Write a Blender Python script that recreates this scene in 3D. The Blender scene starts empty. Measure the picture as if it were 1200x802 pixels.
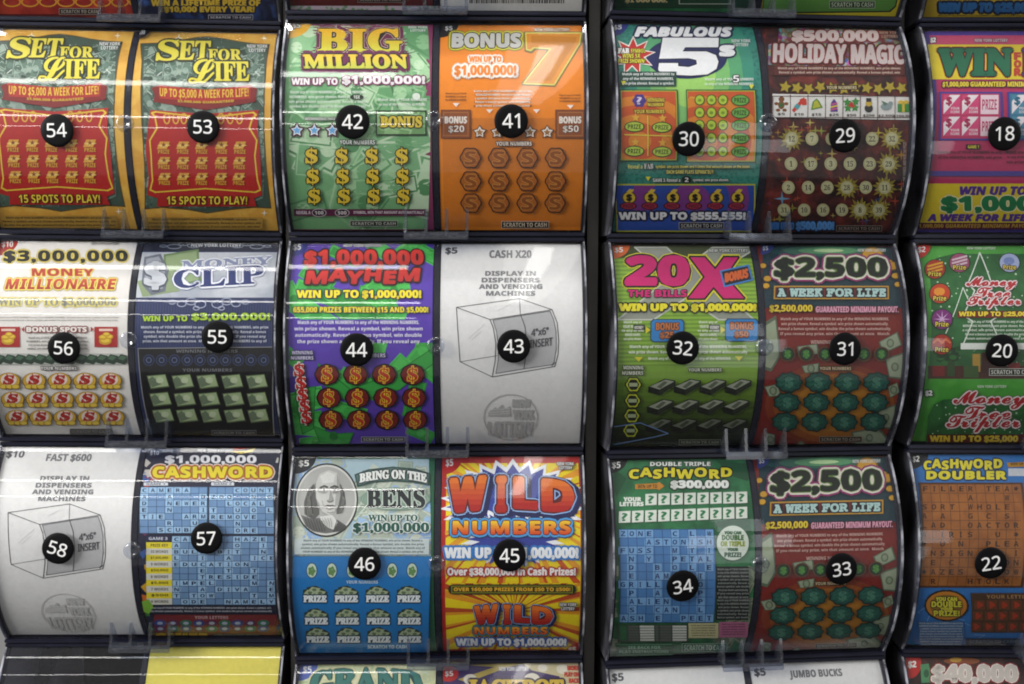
import bpy, math, random
import numpy as np
from mathutils import Matrix, Vector
from mathutils.geometry import tessellate_polygon

R_ = math.radians
sc = bpy.context.scene
COL = sc.collection

# ------------------------------------------------------------------ camera
cam = bpy.data.cameras.new("camera")
cam.sensor_width = 36.0
cam.lens = 33.3
cam.clip_start = 0.01
cam.clip_end = 100.0
co = bpy.data.objects.new("camera", cam)
COL.objects.link(co)
D, PITCH, ROLL = 0.69, R_(3.7034), R_(0.199)
fw = Vector((0, math.cos(PITCH), -math.sin(PITCH)))
rt = Vector((1, 0, 0))
up = rt.cross(fw)
rt2 = rt * math.cos(ROLL) + up * math.sin(ROLL)
up2 = up * math.cos(ROLL) - rt * math.sin(ROLL)
mw = Matrix((rt2, up2, -fw)).transposed().to_4x4()
mw.translation = Vector((0, -D * math.cos(PITCH), D * math.sin(PITCH)))
co.matrix_world = mw
cam.dof.use_dof = True
cam.dof.focus_distance = 0.672
cam.dof.aperture_fstop = 6.3
sc.camera = co

# ------------------------------------------------------------------ surroundings and exposure
wd = bpy.data.worlds.new("World")
sc.world = wd
wd.use_nodes = True
nt = wd.node_tree
bg = nt.nodes["Background"]
tc = nt.nodes.new("ShaderNodeTexCoord")
sx = nt.nodes.new("ShaderNodeSeparateXYZ")
rp = nt.nodes.new("ShaderNodeValToRGB")
nt.links.new(tc.outputs["Generated"], sx.inputs[0])
mr = nt.nodes.new("ShaderNodeMapRange")
mr.inputs[1].default_value = -1
mr.inputs[2].default_value = 1
nt.links.new(sx.outputs["Z"], mr.inputs[0])
nt.links.new(mr.outputs[0], rp.inputs[0])
nt.links.new(rp.outputs[0], bg.inputs[0])
rp.color_ramp.elements[0].position = 0.285     # a dark counter and floor below ...
rp.color_ramp.elements[0].color = (0.025, 0.024, 0.022, 1)
rp.color_ramp.elements[1].position = 0.295     # ... a pale shop room and ceiling above
rp.color_ramp.elements[1].color = (0.23, 0.227, 0.22, 1)
bg.inputs[1].default_value = 1.0
sc.view_settings.view_transform = 'Standard'
sc.view_settings.look = 'None'
sc.view_settings.exposure = 0.08
sc.view_settings.gamma = 1.0
sc.cycles.filter_width = 1.9
sc.cycles.transparent_max_bounces = 32
sc.cycles.max_bounces = 8


# ------------------------------------------------------------------ lamps: fluorescent tubes of the shop, plus added key and fill lights
def tube(name, p0, p1, width, radiance, aim, color=(1.0, 0.97, 0.93)):
    p0, p1, aim = Vector(p0), Vector(p1), Vector(aim)
    L = bpy.data.lights.new(name, 'AREA')
    L.shape = 'RECTANGLE'
    L.size = (p1 - p0).length
    L.size_y = width
    L.energy = radiance * math.pi * L.size * width
    L.color = color
    o = bpy.data.objects.new(name, L)
    COL.objects.link(o)
    c = (p0 + p1) / 2
    x = (p1 - p0).normalized()
    z = (c - aim)
    z = (z - x * z.dot(x)).normalized()
    y = z.cross(x)
    m = Matrix((x, y, z)).transposed().to_4x4()
    m.translation = c
    o.matrix_world = m
    return o


# three tubes of the counter canopy, parallel to the rack
tube("fluorescent_tube", (-1.30, -0.29, 0.42), (-0.112, -0.29, 0.42), 0.027, 8.5, (-0.3, 0, 0))
tube("fluorescent_tube", (-2.0, -0.58, 0.31), (-0.105, -0.58, 0.31), 0.0125, 11, (-0.3, 0, 0))
tube("fluorescent_tube", (-2.4, -0.86, 0.262), (-0.125, -0.86, 0.262), 0.0075, 10, (-0.3, 0, 0))
# one tube running out from the rack, with its pale reflector
tube("fluorescent_tube", (0.060, -0.24, 0.70), (0.055, -1.30, 0.70), 0.030, 4.0, (0.05, -0.3, 0))
tube("tube_reflector", (0.060, -0.22, 0.72), (0.055, -1.45, 0.72), 0.110, 1.2, (0.05, -0.3, 0))
# key light added overhead, fill added at both sides, outside the door reflections
tube("added_light", (-1.7, -0.27, 1.9), (0.40, -0.27, 1.9), 0.16, 40, (0, 0, 0))
tube("added_light", (-3.3, -1.0, 1.15), (-2.6, -2.6, 1.15), 1.0, 24, (-0.1, 0, 0), (1.0, 0.98, 0.95))
tube("added_light", (3.7, -0.5, 1.7), (3.2, -1.9, 1.7), 1.0, 9.5, (0.1, 0, 0), (1.0, 0.98, 0.96))
# panes of the shop front behind the camera, to the right
for i_, (px_, pz_, w_, r_) in enumerate(((1.06, -0.10, .15, 1.9), (1.26, -0.10, .13, 1.5), (1.10, -0.62, .24, 0.8), (1.16, 0.42, .16, 1.5))):
    tube("shop_window_pane", (px_, -2.55 + .35 * (px_ - 1.2), pz_), (px_ + w_, -2.55 + .35 * (px_ + w_ - 1.2), pz_), 0.40, r_, (.2, 0, 0), (0.94, 0.97, 1.0))

# ------------------------------------------------------------------ materials
MATS = {}


def lin(h):
    h = h.lstrip('#')
    v = [int(h[i:i + 2], 16) / 255 for i in (0, 2, 4)]
    return tuple(((x + 0.055) / 1.055) ** 2.4 if x > 0.04045 else x / 12.92 for x in v)


def base_mat(name):
    m = bpy.data.materials.new(name)
    m.use_nodes = True
    return m, m.node_tree, m.node_tree.nodes["Principled BSDF"]


def mottled(name, col, rough=0.42, spec=0.35, amount=0.045, scale=260.0, metal=0.0):
    """printed ink or plastic: its colour with a little uneven grain"""
    m, t, b = base_mat(name)
    tcn = t.nodes.new("ShaderNodeTexCoord")
    n = t.nodes.new("ShaderNodeTexNoise")
    n.inputs["Scale"].default_value = scale
    n.inputs["Detail"].default_value = 3
    t.links.new(tcn.outputs["Object"], n.inputs["Vector"])
    mrn = t.nodes.new("ShaderNodeMapRange")
    mrn.inputs[1].default_value = 0.25
    mrn.inputs[2].default_value = 0.75
    mrn.inputs[3].default_value = 1 - amount
    mrn.inputs[4].default_value = 1 + amount
    t.links.new(n.outputs["Fac"], mrn.inputs[0])
    mx = t.nodes.new("ShaderNodeVectorMath")
    mx.operation = 'SCALE'
    mx.inputs[0].default_value = col
    t.links.new(mrn.outputs[0], mx.inputs["Scale"])
    t.links.new(mx.outputs[0], b.inputs["Base Color"])
    b.inputs["Roughness"].default_value = rough
    b.inputs["Specular IOR Level"].default_value = spec
    b.inputs["Metallic"].default_value = metal
    return m


def ink(h):
    if not h.startswith('#'):
        return MATS[h]
    k = 'ink_' + h[1:]
    if k not in MATS:
        MATS[k] = mottled(k, lin(h))
    return MATS[k]


def two_tone(name, c1, c2, kind='noise', scale=200.0, lo=0.4, hi=0.6, c3=None):
    """printed two-colour pattern"""
    m, t, b = base_mat(name)
    tcn = t.nodes.new("ShaderNodeTexCoord")
    if kind == 'noise':
        n = t.nodes.new("ShaderNodeTexNoise")
        n.inputs["Scale"].default_value = scale
        n.inputs["Detail"].default_value = 5
        out = n.outputs["Fac"]
        n.inputs["Distortion"].default_value = 0.8
    elif kind == 'cells':
        n = t.nodes.new("ShaderNodeTexVoronoi")
        n.inputs["Scale"].default_value = scale
        out = n.outputs["Distance"]
    else:
        n = t.nodes.new("ShaderNodeTexWave")
        n.inputs["Scale"].default_value = scale
        n.bands_direction = 'Z' if kind == 'rows' else 'X'
        out = n.outputs["Fac"]
    t.links.new(tcn.outputs["Object"], n.inputs["Vector"])
    r = t.nodes.new("ShaderNodeValToRGB")
    r.color_ramp.elements[0].position = lo
    r.color_ramp.elements[1].position = hi
    r.color_ramp.elements[0].color = lin(c1) + (1,)
    r.color_ramp.elements[1].color = lin(c2) + (1,)
    if c3:
        e = r.color_ramp.elements.new((lo + hi) / 2)
        e.color = lin(c3) + (1,)
    t.links.new(out, r.inputs[0])
    t.links.new(r.outputs[0], b.inputs["Base Color"])
    b.inputs["Roughness"].default_value = 0.42
    b.inputs["Specular IOR Level"].default_value = 0.35
    MATS[name] = m
    return m


def foil(name):
    """holographic foil: every facet its own hue"""
    m, t, b = base_mat(name)
    tcn = t.nodes.new("ShaderNodeTexCoord")
    n = t.nodes.new("ShaderNodeTexVoronoi")
    n.inputs["Scale"].default_value = 330
    t.links.new(tcn.outputs["Object"], n.inputs["Vector"])
    n2 = t.nodes.new("ShaderNodeTexNoise")
    n2.inputs["Scale"].default_value = 120
    t.links.new(tcn.outputs["Object"], n2.inputs["Vector"])
    hs = t.nodes.new("ShaderNodeHueSaturation")
    hs.inputs["Saturation"].default_value = 0.9
    hs.inputs["Value"].default_value = 0.85
    t.links.new(n.outputs["Color"], hs.inputs["Color"])
    r = t.nodes.new("ShaderNodeValToRGB")
    r.color_ramp.elements[0].position = 0.42
    r.color_ramp.elements[1].position = 0.62
    t.links.new(n2.outputs["Fac"], r.inputs[0])
    mx = t.nodes.new("ShaderNodeMix")
    mx.data_type = 'RGBA'
    mx.inputs[6].default_value = lin('#7a2c26') + (1,)
    t.links.new(r.outputs[0], mx.inputs[0])
    t.links.new(hs.outputs[0], mx.inputs[7])
    t.links.new(mx.outputs[2], b.inputs["Base Color"])
    b.inputs["Roughness"].default_value = 0.35
    b.inputs["Metallic"].default_value = 0.35
    MATS[name] = m


def clear_plastic(name, tint=(0.97, 0.975, 0.98), ior=1.49, rough=0.015, haze=0.012, wav=0.02, matte_tone=(0.7, 0.7, 0.72), grain=900):
    """clear acrylic: a Fresnel mirror over a see-through sheet, faintly scratched and dusty; its matte colour also paints edge glints"""
    m, t, b = base_mat(name)
    t.nodes.remove(b)
    out = [n for n in t.nodes if n.type == 'OUTPUT_MATERIAL'][0]
    tr = t.nodes.new("ShaderNodeBsdfTransparent")
    tr.inputs[0].default_value = tint + (1,)
    gl = t.nodes.new("ShaderNodeBsdfGlossy")
    gl.inputs["Roughness"].default_value = rough
    fr = t.nodes.new("ShaderNodeFresnel")
    ge = t.nodes.new("ShaderNodeNewGeometry")     # leaving a thin sheet mirrors as much as entering it
    mi = t.nodes.new("ShaderNodeMix")
    mi.inputs[2].default_value = ior
    mi.inputs[3].default_value = 1 / ior
    t.links.new(ge.outputs["Backfacing"], mi.inputs[0])
    t.links.new(mi.outputs[0], fr.inputs[0])
    df = t.nodes.new("ShaderNodeBsdfDiffuse")
    df.inputs[0].default_value = matte_tone + (1,)
    tcn = t.nodes.new("ShaderNodeTexCoord")
    n = t.nodes.new("ShaderNodeTexNoise")
    n.inputs["Scale"].default_value = 35
    n.inputs["Detail"].default_value = 1
    t.links.new(tcn.outputs["Object"], n.inputs["Vector"])
    bp = t.nodes.new("ShaderNodeBump")
    bp.inputs["Strength"].default_value = wav
    bp.inputs["Distance"].default_value = 0.004
    t.links.new(n.outputs["Fac"], bp.inputs["Height"])
    t.links.new(bp.outputs[0], gl.inputs["Normal"])
    n2 = t.nodes.new("ShaderNodeTexNoise")
    n2.inputs["Scale"].default_value = grain
    n2.inputs["Detail"].default_value = 4
    t.links.new(tcn.outputs["Object"], n2.inputs["Vector"])
    mp = t.nodes.new("ShaderNodeMapRange")
    mp.inputs[1].default_value = 0.45
    mp.inputs[2].default_value = 0.85
    mp.inputs[3].default_value = haze * 0.1
    mp.inputs[4].default_value = haze * 3
    t.links.new(n2.outputs["Fac"], mp.inputs[0])
    m1 = t.nodes.new("ShaderNodeMixShader")
    t.links.new(mp.outputs[0], m1.inputs[0])
    t.links.new(tr.outputs[0], m1.inputs[1])
    t.links.new(df.outputs[0], m1.inputs[2])
    m2 = t.nodes.new("ShaderNodeMixShader")
    t.links.new(fr.outputs[0], m2.inputs[0])
    t.links.new(m1.outputs[0], m2.inputs[1])
    t.links.new(gl.outputs[0], m2.inputs[2])
    t.links.new(m2.outputs[0], out.inputs[0])
    MATS[name] = m
    return m


clear_plastic('clear_acrylic')
clear_plastic('thick_acrylic', tint=(0.74, 0.77, 0.84), ior=1.75, rough=0.05, haze=0.06, wav=0.10, matte_tone=(0.62, 0.64, 0.70))
clear_plastic('edge_acrylic', tint=(0.6, 0.62, 0.70), ior=1.6, rough=0.12, haze=0.6, wav=0.0, grain=40, matte_tone=(0.75, 0.77, 0.85))  # pale matte colour stands in for the bright glint along door edges
clear_plastic('smoke_acrylic', tint=(0.38, 0.39, 0.45), ior=1.5, rough=0.12, haze=0.4, wav=0.1, grain=14, matte_tone=(0.20, 0.205, 0.245))
MATS['navy_rim'] = mottled('navy_rim', (0.012, 0.013, 0.026), 0.2, 0.4, 0.25, 60)
MATS['dark_housing'] = mottled('dark_housing', (0.018, 0.018, 0.022), 0.4, 0.4, 0.3, 40)
MATS['rack_grey'] = mottled('rack_grey', (0.15, 0.142, 0.13), 0.5, 0.4, 0.15, 30)
MATS['sticker_black'] = mottled('sticker_black', (0.004, 0.004, 0.005), 0.5, 0.10, 0.2, 200)
MATS['sticker_white'] = mottled('sticker_white', (0.80, 0.80, 0.80), 0.5, 0.3, 0.04)
foil('holo_foil')

# ------------------------------------------------------------------ measures of one slot (metres)
ZH = 0.072           # half the height of a card seen from the front
CY = 0.1005          # axis of the curved door behind the front plane
RC = 0.1245          # radius of the door's outer face
RK = 0.1208          # radius the cards are bent to
PITCH_Z = 0.154
XR = ((-0.1033, -0.0025), (0.003, 0.1035))
MOD = {1: (-0.27669, 0.01604, -0.00009, 0.0294, 0.00567), 2: (-0.05324, -0.01074, -0.00145, 0.01756, -0.00289),
       3: (0.17281, -0.00866, -0.00191, 0.08663, -0.00316), 4: (0.39681, 0.00268, -0.00075, -0.00786, -0.00271)}


def frame_of(m, row, dx=0.0, dz=0.0):
    x, y, z, yaw, roll = MOD[m]
    M = Matrix.Translation((x, y, z)) @ Matrix.Rotation(yaw, 4, 'Z') @ Matrix.Rotation(roll, 4, 'Y')
    return M @ Matrix.Translation((dx, 0, (2 - row) * PITCH_Z + dz))


def arc_y(z, r):
    return CY - math.sqrt(r * r - z * z)


# ------------------------------------------------------------------ mesh helpers
def link(name, me, parent=None):
    o = bpy.data.objects.new(name, me)
    COL.objects.link(o)
    if parent:
        o.parent = parent
    return o


def empty(name, M, label, cat, group=None):
    o = bpy.data.objects.new(name, None)
    o.empty_display_size = 0.02
    COL.objects.link(o)
    o.matrix_world = M
    o['label'] = label
    o['category'] = cat
    if group:
        o['group'] = group
    return o


def mesh(name, V, F, mat, smooth=False):
    me = bpy.data.meshes.new(name)
    me.from_pydata([tuple(v) for v in V], [], F)
    me.materials.append(mat)
    me.update()
    if smooth:
        me.polygons.foreach_set('use_smooth', [True] * len(me.polygons))
    return me


class Build:
    def __init__(self):
        self.V, self.F = [], []

    def box(self, x0, x1, y0, y1, z0, z1):
        n = len(self.V)
        self.V += [(x, y, z) for z in (z0, z1) for y in (y0, y1) for x in (x0, x1)]
        self.F += [tuple(n + i for i in f) for f in ((0, 2, 3, 1), (4, 5, 7, 6), (0, 1, 5, 4), (2, 6, 7, 3), (0, 4, 6, 2), (1, 3, 7, 5))]

    def bbox(self, x0, x1, y0, y1, z0, z1, b):
        """box with its edges cut at 45 degrees"""
        import bmesh
        bm = bmesh.new()
        bmesh.ops.create_cube(bm, size=1)
        for v in bm.verts:
            v.co = Vector(((x0 + x1) / 2 + v.co.x * (x1 - x0), (y0 + y1) / 2 + v.co.y * (y1 - y0), (z0 + z1) / 2 + v.co.z * (z1 - z0)))
        bmesh.ops.bevel(bm, geom=bm.edges[:], offset=b, segments=2, affect='EDGES')
        n = len(self.V)
        bm.verts.index_update()
        self.V += [tuple(v.co) for v in bm.verts]
        self.F += [tuple(n + v.index for v in f.verts) for f in bm.faces]
        bm.free()

    def arc_strip(self, x0, x1, r0, r1, z0, z1, n=40):
        """curved bar between two radii about the door axis"""
        s = len(self.V)
        for i in range(n + 1):
            z = z0 + (z1 - z0) * i / n
            a = math.asin(max(-1, min(1, z / RC)))
            for r in (r0, r1):
                y, zz = CY - r * math.cos(a), r * math.sin(a)
                self.V += [(x0, y, zz), (x1, y, zz)]
        for i in range(n):
            a = s + 4 * i
            b = a + 4
            self.F += [(a, a + 1, b + 1, b), (a + 3, a + 2, b + 2, b + 3), (a + 2, a, b, b + 2), (a + 1, a + 3, b + 3, b + 1)]
        e = s + 4 * n
        self.F += [(s, s + 2, s + 3, s + 1), (e, e + 1, e + 3, e + 2)]

    def wedge(self, x, t, pts):
        """thin plate with outline pts in (y, z), thickness t about x"""
        n, k = len(self.V), len(pts)
        self.V += [(x - t / 2, y, z) for y, z in pts] + [(x + t / 2, y, z) for y, z in pts]
        self.F += [tuple(n + i for i in range(k)), tuple(n + k + i for i in reversed(range(k)))]
        self.F += [(n + i, n + (i + 1) % k, n + k + (i + 1) % k, n + k + i)[::-1] for i in range(k)]

    def mesh(self, name, mat, smooth=False):
        return mesh(name, self.V, self.F, mat, smooth)


# ------------------------------------------------------------------ lettering
GL = {}
BASES = {'b': (0x1D5D4, 0x1D7EC), 's': (0x1D400, 0x1D7CE), 'c': (0x1D4D0, 0x1D7CE), 'i': (0x1D63C, 0x1D7EC), 'm': (0x1D670, 0x1D7F6), 'h': (0x1D5A0, 0x1D7E2)}


def styled(ch, font):
    if font in BASES:
        a, d = BASES[font]
        if 'A' <= ch <= 'Z':
            return chr(a + ord(ch) - 65)
        if 'a' <= ch <= 'z':
            return chr(a + 26 + ord(ch) - 97)
        if ch.isdigit():
            return chr(d + ord(ch) - 48)
    return ch


def curve_tris(body, res):
    c = bpy.data.curves.new('lettering', 'FONT')
    c.body = body
    c.fill_mode = 'FRONT'
    c.resolution_u = res
    o = bpy.data.objects.new('lettering', c)
    me = o.to_mesh()
    me.calc_loop_triangles()
    v = np.array([tuple(x.co)[:2] for x in me.vertices], float).reshape(-1, 2)
    t = np.array([tuple(x.vertices) for x in me.loop_triangles], int).reshape(-1, 3)
    o.to_mesh_clear()
    bpy.data.objects.remove(o)
    bpy.data.curves.remove(c)
    return v[t] if len(t) else np.zeros((0, 3, 2))


def glyph(ch, font, res):
    k = (ch, font, res)
    if k not in GL:
        g = styled(ch, font)
        if ch == ' ':
            GL[k] = (np.zeros((0, 3, 2)), 0.27)
        else:
            t = curve_tris(g, res)
            kw, kh = ('width', g), 'HH'
            if kh not in GL:
                w0 = curve_tris('HH', 1)[..., 0]
                GL[kh] = w0.max() - w0.min()
            if kw not in GL:
                w1 = curve_tris('H' + g + 'H', 1)[..., 0]
                GL[kw] = w1.max() - w1.min() - GL[kh]
            GL[k] = (t, GL[kw])
    return GL[k]


def layout(s, font, res, track=0.0):
    """list of triangle arrays, one per character"""
    x, out = 0.0, []
    for ch in s:
        t, a = glyph(ch, font, res)
        if len(t):
            thin = font in ('b', 'i', 's') and not (ch.isalnum())
            if thin:
                t = np.concatenate([t + np.array(d) * 0.022 for d in ((-1, -.6), (1, -.6), (-1, .6), (1, .6), (0, 0))])
            out.append(t + np.array([x, 0]))
        x += a + track
    return out


# ------------------------------------------------------------------ printed cards
# corners of each card in the drawing (top left, top right, bottom right, bottom left) and how far its bulge moves the middle
CELL = {
    (1, 0, 0): ([(-13.6, -221.6), (152.5, -217.7), (156.4, 20.7), (-7.5, 17.8)], (-17.4, -14.4)),
    (1, 0, 1): ([(161.6, -217.4), (325.7, -213.6), (327.3, 23.6), (165.3, 20.8)], (-11.2, -14.2)),
    (1, 1, 0): ([(-7.1, 34.2), (156.7, 37.0), (160.4, 268.6), (-1.1, 266.8)], (-17.0, -5.4)),
    (1, 1, 1): ([(165.6, 37.1), (327.4, 39.8), (328.9, 270.3), (169.2, 268.6)], (-11.0, -5.3)),
    (1, 2, 0): ([(-0.7, 282.8), (160.7, 284.4), (164.4, 509.6), (5.1, 508.9)], (-16.5, 3.1)),
    (1, 2, 1): ([(169.5, 284.5), (329.0, 286.1), (330.5, 510.3), (173.0, 509.6)], (-10.7, 3.1)),
    (1, 3, 0): ([(5.5, 524.4), (164.6, 525.0), (168.2, 743.9), (11.1, 744.2)], (-16.1, 11.1)),
    (1, 3, 1): ([(173.3, 525.0), (330.6, 525.6), (332.0, 743.6), (176.7, 743.9)], (-10.5, 11.1)),
    (1, 4, 1): ([(177.0, 758.9), (332.1, 758.6), (333.5, 970.7), (180.3, 971.9)], (-10.2, 18.6)),
    (2, 0, 0): ([(335.3, -237.8), (506.2, -236.2), (507.3, 11.9), (338.9, 11.0)], (-5.7, -15.4)),
    (2, 0, 1): ([(515.5, -236.2), (684.9, -234.6), (683.6, 12.9), (516.5, 11.9)], (0.8, -15.3)),
    (2, 1, 0): ([(339.1, 28.0), (507.4, 28.9), (508.6, 269.7), (342.6, 269.5)], (-5.6, -5.7)),
    (2, 1, 1): ([(516.6, 28.9), (683.5, 29.8), (682.2, 270.0), (517.6, 269.7)], (0.8, -5.7)),
    (2, 2, 0): ([(342.8, 286.0), (508.6, 286.2), (509.7, 520.0), (346.2, 520.4)], (-5.4, 3.5)),
    (2, 2, 1): ([(517.7, 286.2), (682.1, 286.4), (680.8, 519.6), (518.6, 520.0)], (0.8, 3.5)),
    (2, 3, 0): ([(346.4, 536.5), (509.8, 536.0), (510.9, 763.2), (349.7, 764.2)], (-5.2, 12.1)),
    (2, 3, 1): ([(518.7, 536.0), (680.8, 535.6), (679.6, 762.2), (519.7, 763.2)], (0.8, 12.1)),
    (2, 4, 0): ([(349.9, 779.8), (511.0, 778.8), (512.0, 999.5), (353.1, 1001.1)], (-5.1, 20.3)),
    (2, 4, 1): ([(519.7, 778.7), (679.5, 777.7), (678.3, 997.9), (520.6, 999.5)], (0.8, 20.2)),
    (3, 0, 0): ([(719.0, -240.1), (886.6, -232.6), (882.5, 14.9), (717.3, 10.7)], (11.6, -15.3)),
    (3, 0, 1): ([(895.6, -232.2), (1058.0, -224.8), (1051.6, 19.1), (891.4, 15.1)], (17.7, -14.9)),
    (3, 1, 0): ([(717.2, 27.8), (882.2, 31.8), (878.2, 271.9), (715.5, 271.1)], (11.3, -5.6)),
    (3, 1, 1): ([(891.1, 32.0), (1051.2, 35.8), (1045.0, 272.7), (887.0, 272.0)], (17.2, -5.4)),
    (3, 2, 0): ([(715.3, 287.8), (878.0, 288.3), (874.1, 521.5), (713.7, 523.9)], (11.0, 3.6)),
    (3, 2, 1): ([(886.7, 288.4), (1044.6, 288.9), (1038.6, 519.0), (882.8, 521.4)], (16.7, 3.5)),
    (3, 3, 0): ([(713.6, 540.1), (873.9, 537.5), (870.1, 764.0), (712.0, 769.4)], (10.7, 12.2)),
    (3, 3, 1): ([(882.5, 537.3), (1038.1, 534.8), (1032.3, 758.4), (878.7, 763.7)], (16.3, 11.9)),
    (3, 4, 0): ([(711.8, 785.1), (869.9, 779.5), (866.2, 999.6), (710.3, 1007.9)], (10.4, 20.3)),
    (3, 4, 1): ([(878.4, 779.2), (1031.9, 773.7), (1026.2, 991.1), (874.6, 999.1)], (15.9, 19.8)),
    (4, 0, 0): ([(1085.6, -222.9), (1252.9, -223.5), (1243.8, 19.6), (1078.8, 19.8)], (20.0, -14.7)),
    (4, 1, 0): ([(1078.3, 36.4), (1243.2, 36.2), (1234.4, 272.2), (1071.7, 272.2)], (19.4, -5.4)),
    (4, 2, 0): ([(1071.2, 288.3), (1233.8, 288.4), (1225.2, 517.7), (1064.8, 517.4)], (18.9, 3.4)),
    (4, 3, 0): ([(1064.4, 533.1), (1224.6, 533.4), (1216.2, 756.4), (1058.1, 755.8)], (18.3, 11.7)),
    (4, 4, 0): ([(1057.7, 771.0), (1215.7, 771.6), (1207.5, 988.4), (1051.6, 987.5)], (17.8, 19.5)),
}


def cut(T, axis, h):
    """split triangles T (n,3,3) along coordinate axis at h; returns (below, above)"""
    if not len(T):
        return T, T
    d = T[..., axis] - h
    lo = (d <= 1e-9).all(1)
    hi = (d >= -1e-9).all(1) & ~lo
    X = T[~lo & ~hi]
    L, H = [T[lo]], [T[hi]]
    if len(X):
        s = X[..., axis] - h > 0
        cnt = s.sum(1)
        lone = np.where(cnt == 1, s.argmax(1), (~s).argmax(1))
        i = np.arange(len(X))
        A, B, C = X[i, lone], X[i, (lone + 1) % 3], X[i, (lone + 2) % 3]
        fa = (h - A[:, axis]) / (B[:, axis] - A[:, axis])
        fc = (h - A[:, axis]) / (C[:, axis] - A[:, axis])
        P = A + (B - A) * fa[:, None]
        Q = A + (C - A) * fc[:, None]
        one = np.stack([A, P, Q], 1)
        two = np.concatenate([np.stack([P, B, C], 1), np.stack([P, C, Q], 1)])
        upm = cnt == 1
        H += [one[upm], two[np.concatenate([~upm, ~upm])]]
        L += [one[~upm], two[np.concatenate([upm, upm])]]
    return np.concatenate(L), np.concatenate(H)


STEP = 0.00003
WORDS = ("Match any of YOUR NUMBERS to any of the WINNING NUMBERS, win prize shown. Reveal a symbol, win prize shown automatically. "
         "Reveal a bonus symbol, win double the prize shown automatically. If you reveal any prize, win that amount at once. ")


def blend(c1, c2, f):
    u, v = [[int(c[i:i + 2], 16) for i in (1, 3, 5)] for c in (c1, c2)]
    return '#' + ''.join('%02x' % int(round(p + (q - p) * f)) for p, q in zip(u, v))


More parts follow.
